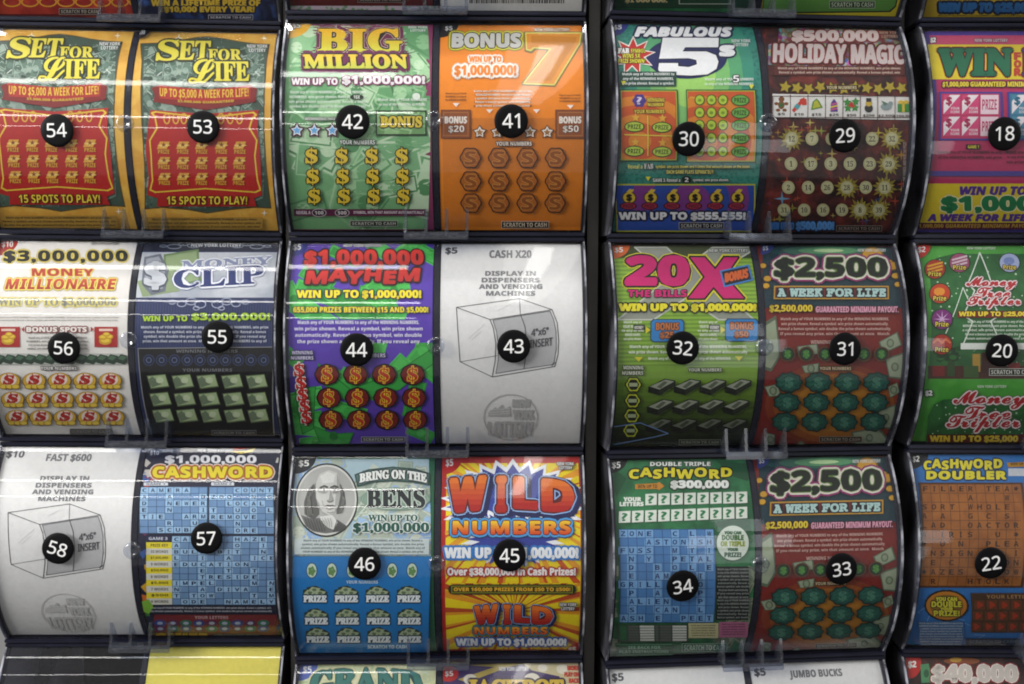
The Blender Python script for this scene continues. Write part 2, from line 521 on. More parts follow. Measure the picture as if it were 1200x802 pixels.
class Sheet:
    def dollar(self, part, x, y, w, h, col, rim, rw, bold=1.0, bar=3.2):
        """a drawn dollar sign: rimmed S with a bar through it"""
        self.line(part, [(x, y - h / 2), (x, y + h / 2)], bar + 2 * rw, rim)
        self.text(part, 'S', x - w / 2, y - h * .37, x + w / 2, y + h * .37, col, 's', out=[(rim, rw)], bold=bold)
        self.line(part, [(x, y - h / 2 + rw * .3), (x, y + h / 2 - rw * .3)], bar, col)
        self.lv -= 4

    def __init__(self, cell, ox, oy, s, label, cat='scratch ticket', name='lottery_ticket', base='#e8e6e2', group='scratch tickets', place=None):
        self.ox, self.oy, self.s = ox, oy, s
        cs, b = CELL[cell]
        self.c = np.array(cs)
        self.b = np.array(b)
        m, row, col = place or cell
        self.W = XR[0][1] - XR[0][0]
        xc = (XR[col][0] + XR[col][1]) / 2
        self.root = None
        self.meta = (name, label, cat, group, frame_of(m, row, xc))
        self.lv = 0
        self.parts = {}
        self.order = []
        self.rng = random.Random(hash(label) % 9973 if False else sum(map(ord, label)))
        self.full('card', base)

    # ---- drawing -> card
    def loc(self, P):
        P = np.asarray(P, float)
        sh = P.shape
        p = P.reshape(-1, 2) / self.s + np.array([self.ox, self.oy])
        c0, c1, c2, c3 = self.c
        sgm = np.full(len(p), .5)
        t = np.full(len(p), .5)
        for _ in range(5):
            bul = 4 * t * (1 - t)
            q = p - np.clip(bul, -0.5, 1)[:, None] * self.b
            for _ in range(2):
                L = c0 + (c3 - c0) * t[:, None]
                Rr = c1 + (c2 - c1) * t[:, None]
                sgm = (q[:, 0] - L[:, 0]) / (Rr[:, 0] - L[:, 0])
                T = c0 + (c1 - c0) * sgm[:, None]
                Bm = c3 + (c2 - c3) * sgm[:, None]
                t = (q[:, 1] - T[:, 1]) / (Bm[:, 1] - T[:, 1])
        out = np.stack([(sgm - .5) * self.W, ZH * (1 - 2 * t)], 1)
        return out.reshape(sh)

    def add(self, part, tris2, mat, lv=None, sub=0.0, sketch=True):
        if lv is None:
            lv = self.lv
        if not len(tris2):
            return
        t = np.asarray(tris2, float)
        if not sketch:          # already on the card: mark it with a large offset
            t = t + 1e6
        T = np.concatenate([t, np.full(t.shape[:2] + (1,), lv + sub)], 2)
        self.parts.setdefault(part, []).append((T, mat))
        if part not in self.order:
            self.order.append(part)

    def up(self, n=1):
        self.lv += n
        return self

    def full(self, part, col):
        w, h = self.W / 2, ZH
        self.add(part, [[(-w, -h), (w, -h), (w, h)], [(-w, -h), (w, h), (-w, h)]], col, sketch=False)
        self.up()

    # ---- shapes in drawing units (y downwards)
    def poly(self, part, pts, col, up=1):
        v = [Vector((p[0], p[1], 0)) for p in pts]
        tr = tessellate_polygon([v])
        a = np.array([(p[0], p[1]) for p in pts], float)
        if len(tr):
            self.add(part, a[np.array(tr)], col)
        self.up(up)

    def rect(self, part, x0, y0, x1, y1, col, up=1):
        n = max(1, int((x1 - x0) / 60))
        T = []
        for i in range(n):
            a, b = x0 + (x1 - x0) * i / n, x0 + (x1 - x0) * (i + 1) / n
            T += [[(a, y0), (b, y0), (b, y1)], [(a, y0), (b, y1), (a, y1)]]
        self.add(part, np.array(T, float), col)
        self.up(up)

    def frame(self, part, x0, y0, x1, y1, t, col):
        self.rect(part, x0, y0, x1, y0 + t, col, 0)
        self.rect(part, x0, y1 - t, x1, y1, col, 0)
        self.rect(part, x0, y0 + t, x0 + t, y1 - t, col, 0)
        self.rect(part, x1 - t, y0 + t, x1, y1 - t, col)

    def ell(self, part, x, y, rx, ry=None, col='#ffffff', n=20, up=1, a0=0, a1=360):
        ry = rx if ry is None else ry
        A = [R_(a0 + (a1 - a0) * i / n) for i in range(n + 1)]
        P = [(x + rx * math.cos(a), y + ry * math.sin(a)) for a in A]
        self.add(part, np.array([[(x, y), P[i], P[i + 1]] for i in range(n)]), col)
        self.up(up)

    def ring(self, part, x, y, rx, ry, t, col, n=32, up=1):
        T = []
        for i in range(n):
            a, b = 2 * math.pi * i / n, 2 * math.pi * (i + 1) / n
            p = [(x + (rx - k) * math.cos(q), y + (ry - k) * math.sin(q)) for q, k in ((a, 0), (b, 0), (b, t), (a, t))]
            T += [[p[0], p[1], p[2]], [p[0], p[2], p[3]]]
        self.add(part, np.array(T), col)
        self.up(up)

    def star(self, part, x, y, r, col, k=5, inner=0.45, ry=None, rot=-90, up=1):
        ry = r if ry is None else ry
        P = []
        for i in range(2 * k):
            q = 1 if i % 2 == 0 else inner
            a = R_(rot + 180 * i / k)
            P.append((x + r * q * math.cos(a), y + ry * q * math.sin(a)))
        self.add(part, np.array([[(x, y), P[i], P[(i + 1) % (2 * k)]] for i in range(2 * k)]), col)
        self.up(up)

    def scallop(self, part, x, y, rx, ry, col, k=8, amp=0.1, n=40, up=1):
        P = []
        for i in range(n):
            a = 2 * math.pi * i / n
            q = 1 + amp * math.cos(k * a)
            P.append((x + rx * q * math.cos(a), y + ry * q * math.sin(a)))
        self.add(part, np.array([[(x, y), P[i], P[(i + 1) % n]] for i in range(n)]), col)
        self.up(up)

    def line(self, part, pts, w, col, up=1):
        T = []
        for (x0, y0), (x1, y1) in zip(pts[:-1], pts[1:]):
            L = math.hypot(x1 - x0, y1 - y0) or 1
            ex, ey = (x1 - x0) / L * w * .4, (y1 - y0) / L * w * .4
            x0, y0, x1, y1 = x0 - ex, y0 - ey, x1 + ex, y1 + ey
            nx, ny = -(y1 - y0) / L * w / 2, (x1 - x0) / L * w / 2
            T += [[(x0 + nx, y0 + ny), (x1 + nx, y1 + ny), (x1 - nx, y1 - ny)], [(x0 + nx, y0 + ny), (x1 - nx, y1 - ny), (x0 - nx, y0 - ny)]]
        for i in range(0, len(T), 2):
            self.add(part, np.array(T[i:i + 2]), col, sub=0.05 * ((i // 2) % 4))
        self.up(up)

    def grid(self, part, x0, y0, x1, y1, nx, ny, w, col):
        for i in range(nx + 1):
            x = x0 + (x1 - x0) * i / nx
            self.rect(part, x - w / 2, y0, x + w / 2, y1, col, 0)
        self.up(0.5)
        for i in range(ny + 1):
            y = y0 + (y1 - y0) * i / ny
            self.rect(part, x0, y - w / 2, x1, y + w / 2, col, 0)
        self.up()

    def bills(self, part, x0, y0, x1, y1, n, cols, size=(90, 40), seed=None, dark=None):
        """scattered printed banknotes, cut off at the edges of the card"""
        g = random.Random(seed) if seed is not None else self.rng
        for i in range(n):
            cx, cy = g.uniform(x0, x1), g.uniform(y0, y1)
            a = g.uniform(0, math.pi)
            k = g.uniform(.7, 1.25)
            w, h = size[0] * k / 2, size[1] * k / 2
            c, s = math.cos(a), math.sin(a)

            def tf(pts):
                return np.array([[(cx + p[0] * c - p[1] * s, cy + p[0] * s + p[1] * c) for p in t] for t in pts])

            def q(w, h):
                return [[(-w, -h), (w, -h), (w, h)], [(-w, -h), (w, h), (-w, h)]]

            e = [[(0, 0), (h * .62 * math.cos(R_(30 * j)), h * .62 * math.sin(R_(30 * j))), (h * .62 * math.cos(R_(30 * j + 30)), h * .62 * math.sin(R_(30 * j + 30)))] for j in range(12)]
            c1, c2, c3 = g.sample(cols, 3) if len(cols) >= 3 else (cols * 3)[:3]
            for tri, col, d in ((q(w, h), c1, 0), (q(w * .93, h * .84), c2, .12), (q(w * .86, h * .68), c1, .2), (e, c3, .3)):
                T = tf(tri)
                B = np.concatenate([T, np.zeros(T.shape[:2] + (1,))], 2)
                B = cut(cut(cut(cut(B, 0, x0)[1], 0, x1)[0], 1, y0)[1], 1, y1)[0]
                self.add(part, B[..., :2], col, sub=d + (i % 40) * .02)
        self.up(2)

    def rays(self, part, cx, cy, x0, y0, x1, y1, n, col, duty=.4, jit=.5, r=900):
        g = self.rng
        T = []
        for i in range(n):
            a = 2 * math.pi * (i + g.uniform(-jit, jit) * .5) / n
            d = math.pi / n * duty * g.uniform(.4, 1.5)
            T.append([(cx, cy), (cx + r * math.cos(a - d), cy + r * math.sin(a - d)), (cx + r * math.cos(a + d), cy + r * math.sin(a + d))])
        for i, t in enumerate(T):
            B = np.concatenate([np.array([t]), np.zeros((1, 3, 1))], 2)
            B = cut(cut(cut(cut(B, 0, x0)[1], 0, x1)[0], 1, y0)[1], 1, y1)[0]
            self.add(part, B[..., :2], col, sub=.1 * (i % 5))
        self.up()

    def text(self, part, s, x0, y0, x1, y1, col, font='b', out=(), bold=0.0, skew=0.0, tilt=0.0, arch=0.0, bounce=0.0, track=0.0, res=2, warp=None, grad=None):
        """lettering stretched to fill the box; out = [(colour, width)] rims, widest first"""
        L = layout(s, font, res, track)
        if not L:
            return
        Lo = layout(s, font, 1, track) if out else []
        if bounce:
            L, Lo = [[t + np.array([0, bounce * (0.5 if i % 2 else -0.5)]) for i, t in enumerate(q)] for q in (L, Lo)]
        A = np.concatenate(L)
        mn, mx = A.reshape(-1, 2).min(0), A.reshape(-1, 2).max(0)
        if mx[0] - mn[0] < 1e-6:
            return
        sx_, sy_ = (x1 - x0) / (mx[0] - mn[0]), (y1 - y0) / (mx[1] - mn[1])

        def fit(t):
            q = (t - mn) * np.array([sx_, sy_])
            X, Y = x0 + q[..., 0], y1 - q[..., 1]
            f = (X - x0) / (x1 - x0)
            X = X + skew * (y1 - Y)
            Y = Y + tilt * (f - .5) * (x1 - x0) - arch * 4 * f * (1 - f)
            r = np.stack([X, Y], -1)
            return warp(r) if warp else r

        G = [fit(t) for t in L]
        Go = [fit(t) for t in Lo]
        for oc, w in out:
            w = w + bold
            n = 6 if w < 4 else 8 if w < 9 else 12
            for i, g in enumerate(Go):
                for j in range(n):
                    a = 2 * math.pi * j / n
                    self.add(part, g + np.array([w * math.cos(a), w * math.sin(a)]), oc, sub=.045 * (j + (i % 2) * .5))
            self.up()
        nb = 6 if grad else 1
        for i, g in enumerate(G):
            for j in range(7 if bold else 1):
                q = g + np.array([bold * math.cos(R_(60 * j)), bold * math.sin(R_(60 * j))]) if j and bold else g
                sub = .35 + .05 * (i % 2) if j == 0 else .05 * (j - 1 + (i % 2) * .5)
                q = np.concatenate([q, np.zeros(q.shape[:2] + (1,))], 2)
                for b in range(nb):
                    if b < nb - 1:
                        lo, q = cut(q, 1, y0 + (y1 - y0) * (b + 1) / nb)
                    else:
                        lo = q
                    self.add(part, lo[..., :2], blend(grad, col, b / (nb - 1)) if grad else col, sub=sub)
        self.up()

    def fine(self, part, x0, y0, x1, y1, lines, col, bg=None, size=None, words=None, font='b', ragged=0.04):
        """small print in whole lines"""
        h = (y1 - y0) / lines
        if bg:
            self.rect(part, x0 - 3, y0 - 2, x1 + 3, y1 + 1, bg)
        W = (words or WORDS)
        per = max(6, int((x1 - x0) / (h * .42)))
        pos = 0
        g = self.rng
        src = (W + ' ') * 6
        for i in range(lines):
            end = src.find(' ', pos + per)
            t = src[pos:end].strip()
            pos = end + 1
            r = g.uniform(0, ragged) * (x1 - x0)
            self.text(part, t, x0 + r, y0 + i * h + h * .10, x1 - r, y0 + i * h + h * .86, col, font, res=1)
            self.lv -= 1
        self.up()

    # ---- repeated printed devices
    def scratch(self, x0, y0, x1, y1, bg='#14140f', fg='#c8c8c0', part='redeem_strip'):
        self.rect(part, x0, y0, x1, y1, fg)
        self.rect(part, x0 + 1.6, y0 + 1.6, x1 - 1.6, y1 - 1.6, bg)
        self.text(part, 'SCRATCH TO CASH', x0 + 7, y0 + 5, x1 - 7, y1 - 5, fg, res=1)

    def lottery(self, x0, y0, x1, y1, col='#f0f0ee', rim=None, lines=1):
        o = [(rim, 2.2)] if rim else []
        if lines == 1:
            self.text('state_lettering', 'NEW YORK LOTTERY', x0, y0, x1, y1, col, out=o, res=1)
        else:
            m = (y0 + y1) / 2
            self.text('state_lettering', 'NEW YORK', x0, y0, x1, m - 1.5, col, out=o, res=1)
            self.text('state_lettering', 'LOTTERY', x0 + 6, m + 1.5, x1 - 6, y1, col, out=o, res=1)

    def badge(self, s, x, y, r, bg, fg='#f4f4f0', tx=None, rim=None):
        """price corner: a quarter disc with the price on it"""
        self.ell('price_badge', x, y, r, r * .85, bg, n=12, a0=0, a1=90)
        bx = tx or (x + r * .18, y + r * .12, x + r * .62, y + r * .52)
        self.text('price_badge', s, *bx, fg, out=[(rim, 2)] if rim else [], res=2)

    def crossword(self, part, x0, y0, x1, y1, rows, nx, cell, gap, ink_, lit=None):
        ny = len(rows)
        self.rect(part, x0, y0, x1, y1, cell)
        w, h = (x1 - x0) / nx, (y1 - y0) / ny
        if lit:
            for j, r in enumerate(rows):
                for i, ch in enumerate(r[:nx]):
                    if ch != ' ':
                        self.rect(part, x0 + i * w, y0 + j * h, x0 + (i + 1) * w, y0 + (j + 1) * h, lit, 0)
            self.up()
        self.grid(part, x0, y0, x1, y1, nx, ny, 1.8, gap)
        for j, r in enumerate(rows):
            for i, ch in enumerate(r[:nx]):
                if ch == '*':
                    self.scallop(part, x0 + (i + .5) * w, y0 + (j + .5) * h, w * .22, h * .22, ink_, 5, .3, 15, up=0)
                elif ch != ' ':
                    k = .35 if ch == 'I' else .20
                    self.text(part, ch, x0 + i * w + w * (k + .04), y0 + j * h + h * .22, x0 + (i + 1) * w - w * (k + .04), y0 + (j + 1) * h - h * .2, ink_, res=1)
                    self.lv -= 1
        self.up()

    # ---- make the objects
    def done(self):
        name, label, cat, group, M = self.meta
        k = max(1.0, self.lv / 62.0)
        root = None
        for part in self.order:
            groups = {}
            for T, m in self.parts[part]:
                groups.setdefault(m, []).append(T)
            mats, AT, AI = [], [], []
            for m, Ts in groups.items():
                T = np.concatenate(Ts)
                raw = T[:, 0, 0] > 5e5
                T[raw, :, :2] -= 1e6
                if (~raw).any():
                    T[~raw, :, :2] = self.loc(T[~raw, :, :2])
                w = self.W / 2
                if part != 'card':
                    T = cut(cut(T, 0, -w)[1], 0, w)[0]
                    T = cut(cut(T, 1, -ZH)[1], 1, ZH)[0]
                big = (T[..., 1].max(1) - T[..., 1].min(1)) > 0.0035 if len(T) else np.zeros(0, bool)
                Bt, St = T[big], T[~big]
                done = [St]
                if len(Bt):
                    for h in np.arange(-ZH, ZH + .001, .003):
                        lo, Bt = cut(Bt, 1, h)
                        done.append(lo)
                    done.append(Bt)
                T = np.concatenate(done)
                if not len(T):
                    continue
                ar = np.abs((T[:, 1, 0] - T[:, 0, 0]) * (T[:, 2, 1] - T[:, 0, 1]) - (T[:, 2, 0] - T[:, 0, 0]) * (T[:, 1, 1] - T[:, 0, 1]))
                T = T[ar > 1e-13]
                flip = ((T[:, 1, 0] - T[:, 0, 0]) * (T[:, 2, 1] - T[:, 0, 1]) - (T[:, 2, 0] - T[:, 0, 0]) * (T[:, 1, 1] - T[:, 0, 1])) < 0
                T[flip] = T[flip][:, ::-1]
                AT.append(T)
                AI.append(np.full(len(T), len(mats)))
                mats.append(ink(m))
            if not AT:
                continue
            T = np.concatenate(AT)
            I = np.concatenate(AI)
            r = RK + T[..., 2] / k * STEP
            z = T[..., 1]
            a = np.arcsin(np.clip(z / RK, -1, 1))
            P = np.stack([T[..., 0], CY - r * np.cos(a), r * np.sin(a)], -1).reshape(-1, 3)
            Q = np.round(P / 1e-7).astype(np.int64)
            key = ((Q[:, 0] + (1 << 20)) << 42) | ((Q[:, 1] + (1 << 19)) << 21) | (Q[:, 2] + (1 << 20))
            _, first, inv = np.unique(key, return_index=True, return_inverse=True)
            U = P[first]
            F = inv.reshape(-1, 3)
            ok = (F[:, 0] != F[:, 1]) & (F[:, 1] != F[:, 2]) & (F[:, 0] != F[:, 2])
            F, I = F[ok], I[ok]
            if part == 'card':          # the card itself has a back
                F = np.concatenate([F, F[:, ::-1] + len(U)])
                I = np.concatenate([I, I])
                U = np.concatenate([U, U + np.array([0, .0004, 0])])
            me = bpy.data.meshes.new(part)
            me.vertices.add(len(U))
            me.vertices.foreach_set('co', U.astype(np.float32).ravel())
            me.loops.add(len(F) * 3)
            me.loops.foreach_set('vertex_index', F.astype(np.int32).ravel())
            me.polygons.add(len(F))
            me.polygons.foreach_set('loop_start', np.arange(0, len(F) * 3, 3, dtype=np.int32))
            for m in mats:
                me.materials.append(m)
            me.polygons.foreach_set('material_index', I.astype(np.int32))
            me.update(calc_edges=True)
            if root is None:
                root = link(name, me)
                root.matrix_world = M
                root['label'] = label
                root['category'] = cat
                if group:
                    root['group'] = group
            else:
                link(part, me, root)
        self.root = root
        return root


def copy_thing(root, M, label):
    r = root.copy()
    COL.objects.link(r)
    r.matrix_world = M
    r['label'] = label
    for ch in root.children:
        c = ch.copy()
        COL.objects.link(c)
        c.parent = r
    return r


def card_frame(m, row, col):
    return frame_of(m, row, (XR[col][0] + XR[col][1]) / 2)


# ------------------------------------------------------------------ the rack behind
g = Build()
g.box(-0.41, 0.53, 0.155, 0.165, -0.41, 0.41)
rack = link('display_rack', g.mesh('display_rack', MATS['rack_grey']))
rack['label'] = 'dark grey rack back panel seen in the gaps between the clear dispensers'
rack['category'] = 'display rack'
for xg, yg in ((-0.166, .055), (0.0595, .045), (0.2855, .055)):
    g = Build()
    g.bbox(xg - .004, xg + .004, yg - .03, yg + .105, -0.48, 0.48, .001)
    link('upright', g.mesh('upright', MATS['rack_grey']), rack)

# ------------------------------------------------------------------ the dispensers
XH = 0.105
LED = 0.0745


def dispenser_meshes():
    M = {}
    g = Build()
    g.arc_strip(-XH + .0016, XH - .0016, RC - .0014, RC, -LED, LED, 48)
    M['door'] = g.mesh('curved_door', MATS['clear_acrylic'], False)
    n = len(M['door'].polygons)
    M['door'].polygons.foreach_set('use_smooth', [True] * n)
    M['door'].set_sharp_from_angle(angle=R_(30))
    g = Build()
    for s in (-1, 1):
        a, b = sorted((s * (XH - .0028), s * (XH - .0014)))
        g.arc_strip(a, b, RC - .0040, RC - .0015, -LED, LED, 40)
    g.bbox(-XH, XH, -.0012, .008, LED - .0006, PITCH_Z / 2 - .0004, .0005)
    g.bbox(-XH, XH, -.0022, .008, -PITCH_Z / 2 + .0004, -LED + .0006, .0005)
    M['door_frame'] = g.mesh('door_frame', MATS['navy_rim'])
    g = Build()
    g.arc_strip(-.0006, .0006, RC - .0016, RC + .0002, -LED, LED, 40)
    M['door_edge'] = g.mesh('door_edge', MATS['edge_acrylic'])
    g = Build()
    g.arc_strip(-.0016, .0022, RC - .012, RC - .0030, -LED + .001, LED - .001, 40)
    M['divider'] = g.mesh('divider', MATS['navy_rim'])
    pts = []
    for i in range(25):
        z = -.0748 + .1496 * i / 24
        a = math.asin(z / RC)
        pts.append((CY - (RC - .0002) * math.cos(a), (RC - .0002) * math.sin(a)))
    pts += [(.135, pts[-1][1]), (.135, pts[0][1])]
    g = Build()
    g.wedge(0, .0014, pts)
    M['side_panel'] = g.mesh('side_panel', MATS['smoke_acrylic'])
    g = Build()
    g.box(-XH + .002, XH - .002, .008, .135, .0745, .0765)
    g.box(-XH + .002, XH - .002, .008, .135, -.0765, -.0745)
    g.box(-XH + .002, XH - .002, .132, .135, -.0745, .0745)
    M['housing'] = g.mesh('housing', MATS['dark_housing'])
    # pull tab: a ledge along the bottom of the door with four upright ribs
    g = Build()
    g.bbox(-.0225, .0225, -.0135, -.0024, -.0772, -.0752, .0006)
    g.bbox(-.0225, .0225, -.0150, -.0132, -.0795, -.0740, .0006)
    M['pull_tab'] = g.mesh('pull_tab', MATS['thick_acrylic'])
    g = Build()
    zt = -.0745 + .0165
    yt = arc_y(zt, RC)
    g.wedge(0, .0022, [(arc_y(-.0743, RC) + .0006, -.0750), (arc_y(-.066, RC) + .0003, -.066), (yt - .0001, zt), (-.0128, -.0750)])
    M['rib'] = g.mesh('rib', MATS['thick_acrylic'])
    # round stud in the middle of the door
    V, F = [], []
    prof = [(0.0, -.0012), (.0028, -.0012), (.0036, -.0020), (.0052, -.0020), (.0062, -.0009), (.0064, .0003)]
    N = 28
    for r, y in prof:
        for i in range(N):
            a = 2 * math.pi * i / N
            V.append((max(r, 1e-5) * math.cos(a), y, max(r, 1e-5) * math.sin(a)))
    for k in range(len(prof) - 1):
        for i in range(N):
            F.append((k * N + i, k * N + (i + 1) % N, (k + 1) * N + (i + 1) % N, (k + 1) * N + i))
    M['door_stud'] = mesh('door_stud', V, F, MATS['thick_acrylic'], True)
    return M


DM = dispenser_meshes()


def disc_mesh():
    """domed paper sticker, bent along with the door"""
    V, F = [], []
    prof = [(0, .0008), (.0088, .00078), (.0108, .00062), (.0115, .0003), (.0116, .00002)]
    N = 40
    for r, h in prof:
        for i in range(N):
            a = 2 * math.pi * i / N
            V.append((max(r, 1e-6) * math.cos(a), h, max(r, 1e-6) * math.sin(a)))
    for k in range(len(prof) - 1):
        for i in range(N):
            F.append((k * N + i, k * N + (i + 1) % N, (k + 1) * N + (i + 1) % N, (k + 1) * N + i))
    return V, F


def sticker(parent, num, x, zc, rot):
    V, F = disc_mesh()

    def bend(px, h, pz, r0=RC):
        z = zc + pz
        a = math.asin(z / RC)
        r = r0 + h
        return (x + px, CY - r * math.cos(a), r * math.sin(a))

    V = [bend(*v) for v in V]
    d = link('number_sticker', mesh('number_sticker', V, F, MATS['sticker_black'], True), parent)
    d['label'] = 'round black sticker numbered %d in white' % num
    L = layout(str(num), 'h', 4)
    L = [t + np.array([.010 * math.cos(R_(60 * j)), .010 * math.sin(R_(60 * j))]) for j in range(6) for t in L] + L
    A = np.concatenate(L)
    mn, mx = A.reshape(-1, 2).min(0), A.reshape(-1, 2).max(0)
    h = .0098
    sc_ = h / (mx[1] - mn[1])
    wfit = min(sc_, .0150 / (mx[0] - mn[0]))
    V, F = [], []
    c, s = math.cos(R_(rot)), math.sin(R_(rot))
    for i, t in enumerate(L):
        q = (t - (mn + mx) / 2) * np.array([wfit * .98, sc_])
        for tri in q:
            n = len(V)
            for px, pz in tri:
                V.append(bend(px * c - pz * s, .00085 + .000004 * i, px * s + pz * c))
            F.append((n, n + 1, n + 2))
    link('numeral', mesh('numeral', V, F, MATS['sticker_white']), d)


STK = {54: (-0.0477, -0.0044, 2), 53: (0.0548, -0.0006, 0), 56: (-0.0462, -0.0050, -4), 55: (0.0634, 0.0038, 0), 58: (-0.0535, 0.0024, -17), 57: (0.0537, 0.0100, 2),
       42: (-0.0558, -0.0003, 1), 41: (0.0522, 0.0006, 1), 44: (-0.0545, -0.0018, 0), 43: (0.0540, 0.0005, 1), 46: (-0.0506, 0.0016, 0), 45: (0.0511, 0.0071, 1),
       30: (-0.0550, -0.0107, 0), 29: (0.0548, -0.0070, 5), 32: (-0.0575, 0.0008, -6), 31: (0.0582, -0.0005, 0), 34: (-0.0553, -0.0127, 8), 33: (0.0594, -0.0033, 7),
       18: (-0.0538, -0.0052, 2), 20: (-0.0505, -0.0026, -3), 22: (-0.0532, -0.0014, 9)}
NUM = {1: ((54, 53), (56, 55), (58, 57)), 2: ((42, 41), (44, 43), (46, 45)), 3: ((30, 29), (32, 31), (34, 33)), 4: ((18,), (20,), (22,))}

for m in MOD:
    for row in range(5):
        if 1 <= row <= 3:
            n = NUM[m][row - 1]
            lab = 'clear curved dispenser with black number stickers %d and %d' % n if len(n) == 2 else 'clear curved dispenser with black number sticker %d' % n
        elif row == 0:
            lab = 'clear dispenser cut off by the top of the photo, right above the one numbered %d' % NUM[m][0][0]
        else:
            lab = 'clear dispenser cut off by the bottom of the photo, right below the one numbered %d' % NUM[m][2][0]
        d = empty('ticket_dispenser', frame_of(m, row), lab, 'ticket dispenser', 'clear two-slot ticket dispensers')
        for nm, key in (('housing', 'housing'), ('door_frame', 'door_frame'), ('divider', 'divider'), ('curved_door', 'door')):
            link(nm, DM[key], d)
        for s in (-1, 1):
            link('side_panel', DM['side_panel'], d).location = (s * (XH - .0007), 0, 0)
            link('door_edge', DM['door_edge'], d).location = (s * (XH - .0006), -.0004, 0)
        t = link('pull_tab', DM['pull_tab'], d)
        for x in (-.0215, -.0072, .0072, .0215):
            link('rib', DM['rib'], t).location = (x, 0, 0)
        link('door_stud', DM['door_stud'], d).location = (0, CY - RC - .0001, 0.001)
        if 1 <= row <= 3:
            for k in NUM[m][row - 1]:
                sticker(d, k, *STK[k])

# ------------------------------------------------------------------ the printed cards
GREENS = ['#8dc08c', '#a8d2a2', '#67a26c', '#c3dfba', '#7bb27f', '#58925f']
PALE = ['#b9c4b4', '#cdd4c4', '#a6b3a4', '#c2cbbd', '#94a596']
DARKG = ['#46604f', '#5f786a', '#7f9487', '#4c6355', '#93a597', '#33483c', '#8fa396']
two_tone('gold_print', '#d8a03a', '#e2b24c', scale=90)
two_tone('teal_speckle', '#1f6a5e', '#35897a', 'cells', 420, .1, .6)
two_tone('lime_stripes', '#71982e', '#8bb33c', 'rows', 110, .2, .8)
two_tone('navy_pinstripe', '#222c55', '#303b68', 'columns', 160, .3, .7)
two_tone('starry_red', '#2a0f12', '#7a2a20', scale=75, lo=.36, hi=.66, c3='#4f1a18')
two_tone('starry_navy', '#0d1330', '#3f63a8', scale=55, lo=.50, hi=.78)
two_tone('mosaic_foil', '#7d8a70', '#c9b7c4', 'cells', 300, .1, .5, '#6aa070')
two_tone('leaf_green', '#1f5c38', '#2f7a4a', scale=60)
two_tone('red_swirl', '#8f1d14', '#b53a22', scale=40)
two_tone('silver_print', '#aab0bb', '#d3d6dc', scale=30)
two_tone('engraving', '#8f8f8c', '#c6c6c2', 'rows', 700, .2, .8)
two_tone('board_brown', '#8a4f1c', '#9a5d24', scale=70)
two_tone('grid_blue', '#7fa8cf', '#93badb', scale=60)
two_tone('holiday_green', '#459a36', '#55a945', scale=50)
two_tone('snowy_green', '#245a2c', '#2f6d36', scale=70)
two_tone('flame_brown', '#1c0f0c', '#5c2a1c', scale=60, lo=.4, hi=.75)


# ---- row 1 -------------------------------------------------------
k = Sheet((1, 1, 1), 150, 0, 2.864, 'gold bordered ticket SET FOR LIFE with red play panel under sticker 53', base='gold_print')
P = [(45, 150), (95, 148), (170, 140), (225, 128), (265, 124), (310, 130), (370, 142), (425, 150), (472, 152), (462, 200), (452, 300), (448, 420), (455, 540), (464, 620), (476, 695), (420, 692), (340, 700), (265, 712), (200, 700), (110, 692), (60, 698), (66, 600), (58, 480), (52, 380), (50, 280), (52, 210)]
k.poly('artwork', P, '#3c5145')
k.bills('artwork', 58, 160, 452, 380, 150, DARKG, (66, 32))
k.bills('artwork', 60, 380, 450, 696, 170, DARKG, (60, 30))
for i in range(40):
    x, y = k.rng.uniform(70, 440), k.rng.uniform(165, 360)
    q = k.rng.choice([(14, -12), (14, 12)])
    k.line('artwork', [(x, y), (x + q[0], y + q[1])], 2.2, k.rng.choice(['#c3cfc4', '#dfe6de', '#93a598']), .02)
k.line('artwork', P + [P[0]], 3, '#5a4418')
for x, y, r in ((170, 130, 14), (300, 172, 12), (455, 130, 12), (455, 712, 12)):
    k.star('artwork', x, y, r, '#f3ead0', 4, .25)
k.text('title_lettering', 'S', 98, 138, 168, 208, '#ddd043', 's', out=[('#33351a', 6)], skew=.12, bold=2)
k.text('title_lettering', 'ET', 170, 142, 272, 205, '#ddd043', 's', out=[('#33351a', 6)], skew=.08, bold=1.5)
k.text('title_lettering', 'FOR', 270, 170, 378, 208, '#ddd043', 's', out=[('#33351a', 5)], bold=1)
k.text('title_lettering', 'L', 206, 206, 292, 284, '#ddd043', 'c', out=[('#33351a', 5)], bold=2)
k.text('title_lettering', 'IFE', 290, 214, 402, 276, '#ddd043', 's', out=[('#33351a', 6)], bold=1.5)
k.lottery(398, 154, 466, 180, lines=2)
R = '#a8261e'
k.poly('prize_banner', [(85, 300), (110, 290), (260, 312), (405, 290), (428, 302), (422, 345), (385, 352), (260, 372), (130, 352), (90, 345), (96, 325)], '#7c1a16')
k.poly('prize_banner', [(108, 292), (260, 306), (408, 292), (405, 335), (260, 346), (112, 335)], R)
k.text('prize_banner', 'UP TO $5,000 A WEEK FOR LIFE!', 112, 300, 400, 332, '#e3bd3c', 'b', res=1, arch=-6)
k.text('prize_banner', '$5,000,000 GUARANTEED', 170, 338, 352, 347, '#e3bd3c', res=1, arch=-5)
k.poly('play_area', [(82, 372), (260, 384), (432, 372), (428, 430), (438, 520), (442, 590), (446, 650), (420, 660), (428, 688), (100, 688), (104, 660), (70, 650), (76, 590), (66, 500), (74, 430)], '#b01d19')
k.line('play_area', [(96, 392), (86, 382), (100, 378), (260, 398), (414, 380), (424, 388), (412, 398), (402, 430), (426, 470), (420, 520), (430, 600), (440, 632), (424, 640), (260, 628), (96, 640), (80, 632), (88, 600), (84, 520), (80, 470), (104, 430), (96, 392)], 4.5, '#e2c13a')
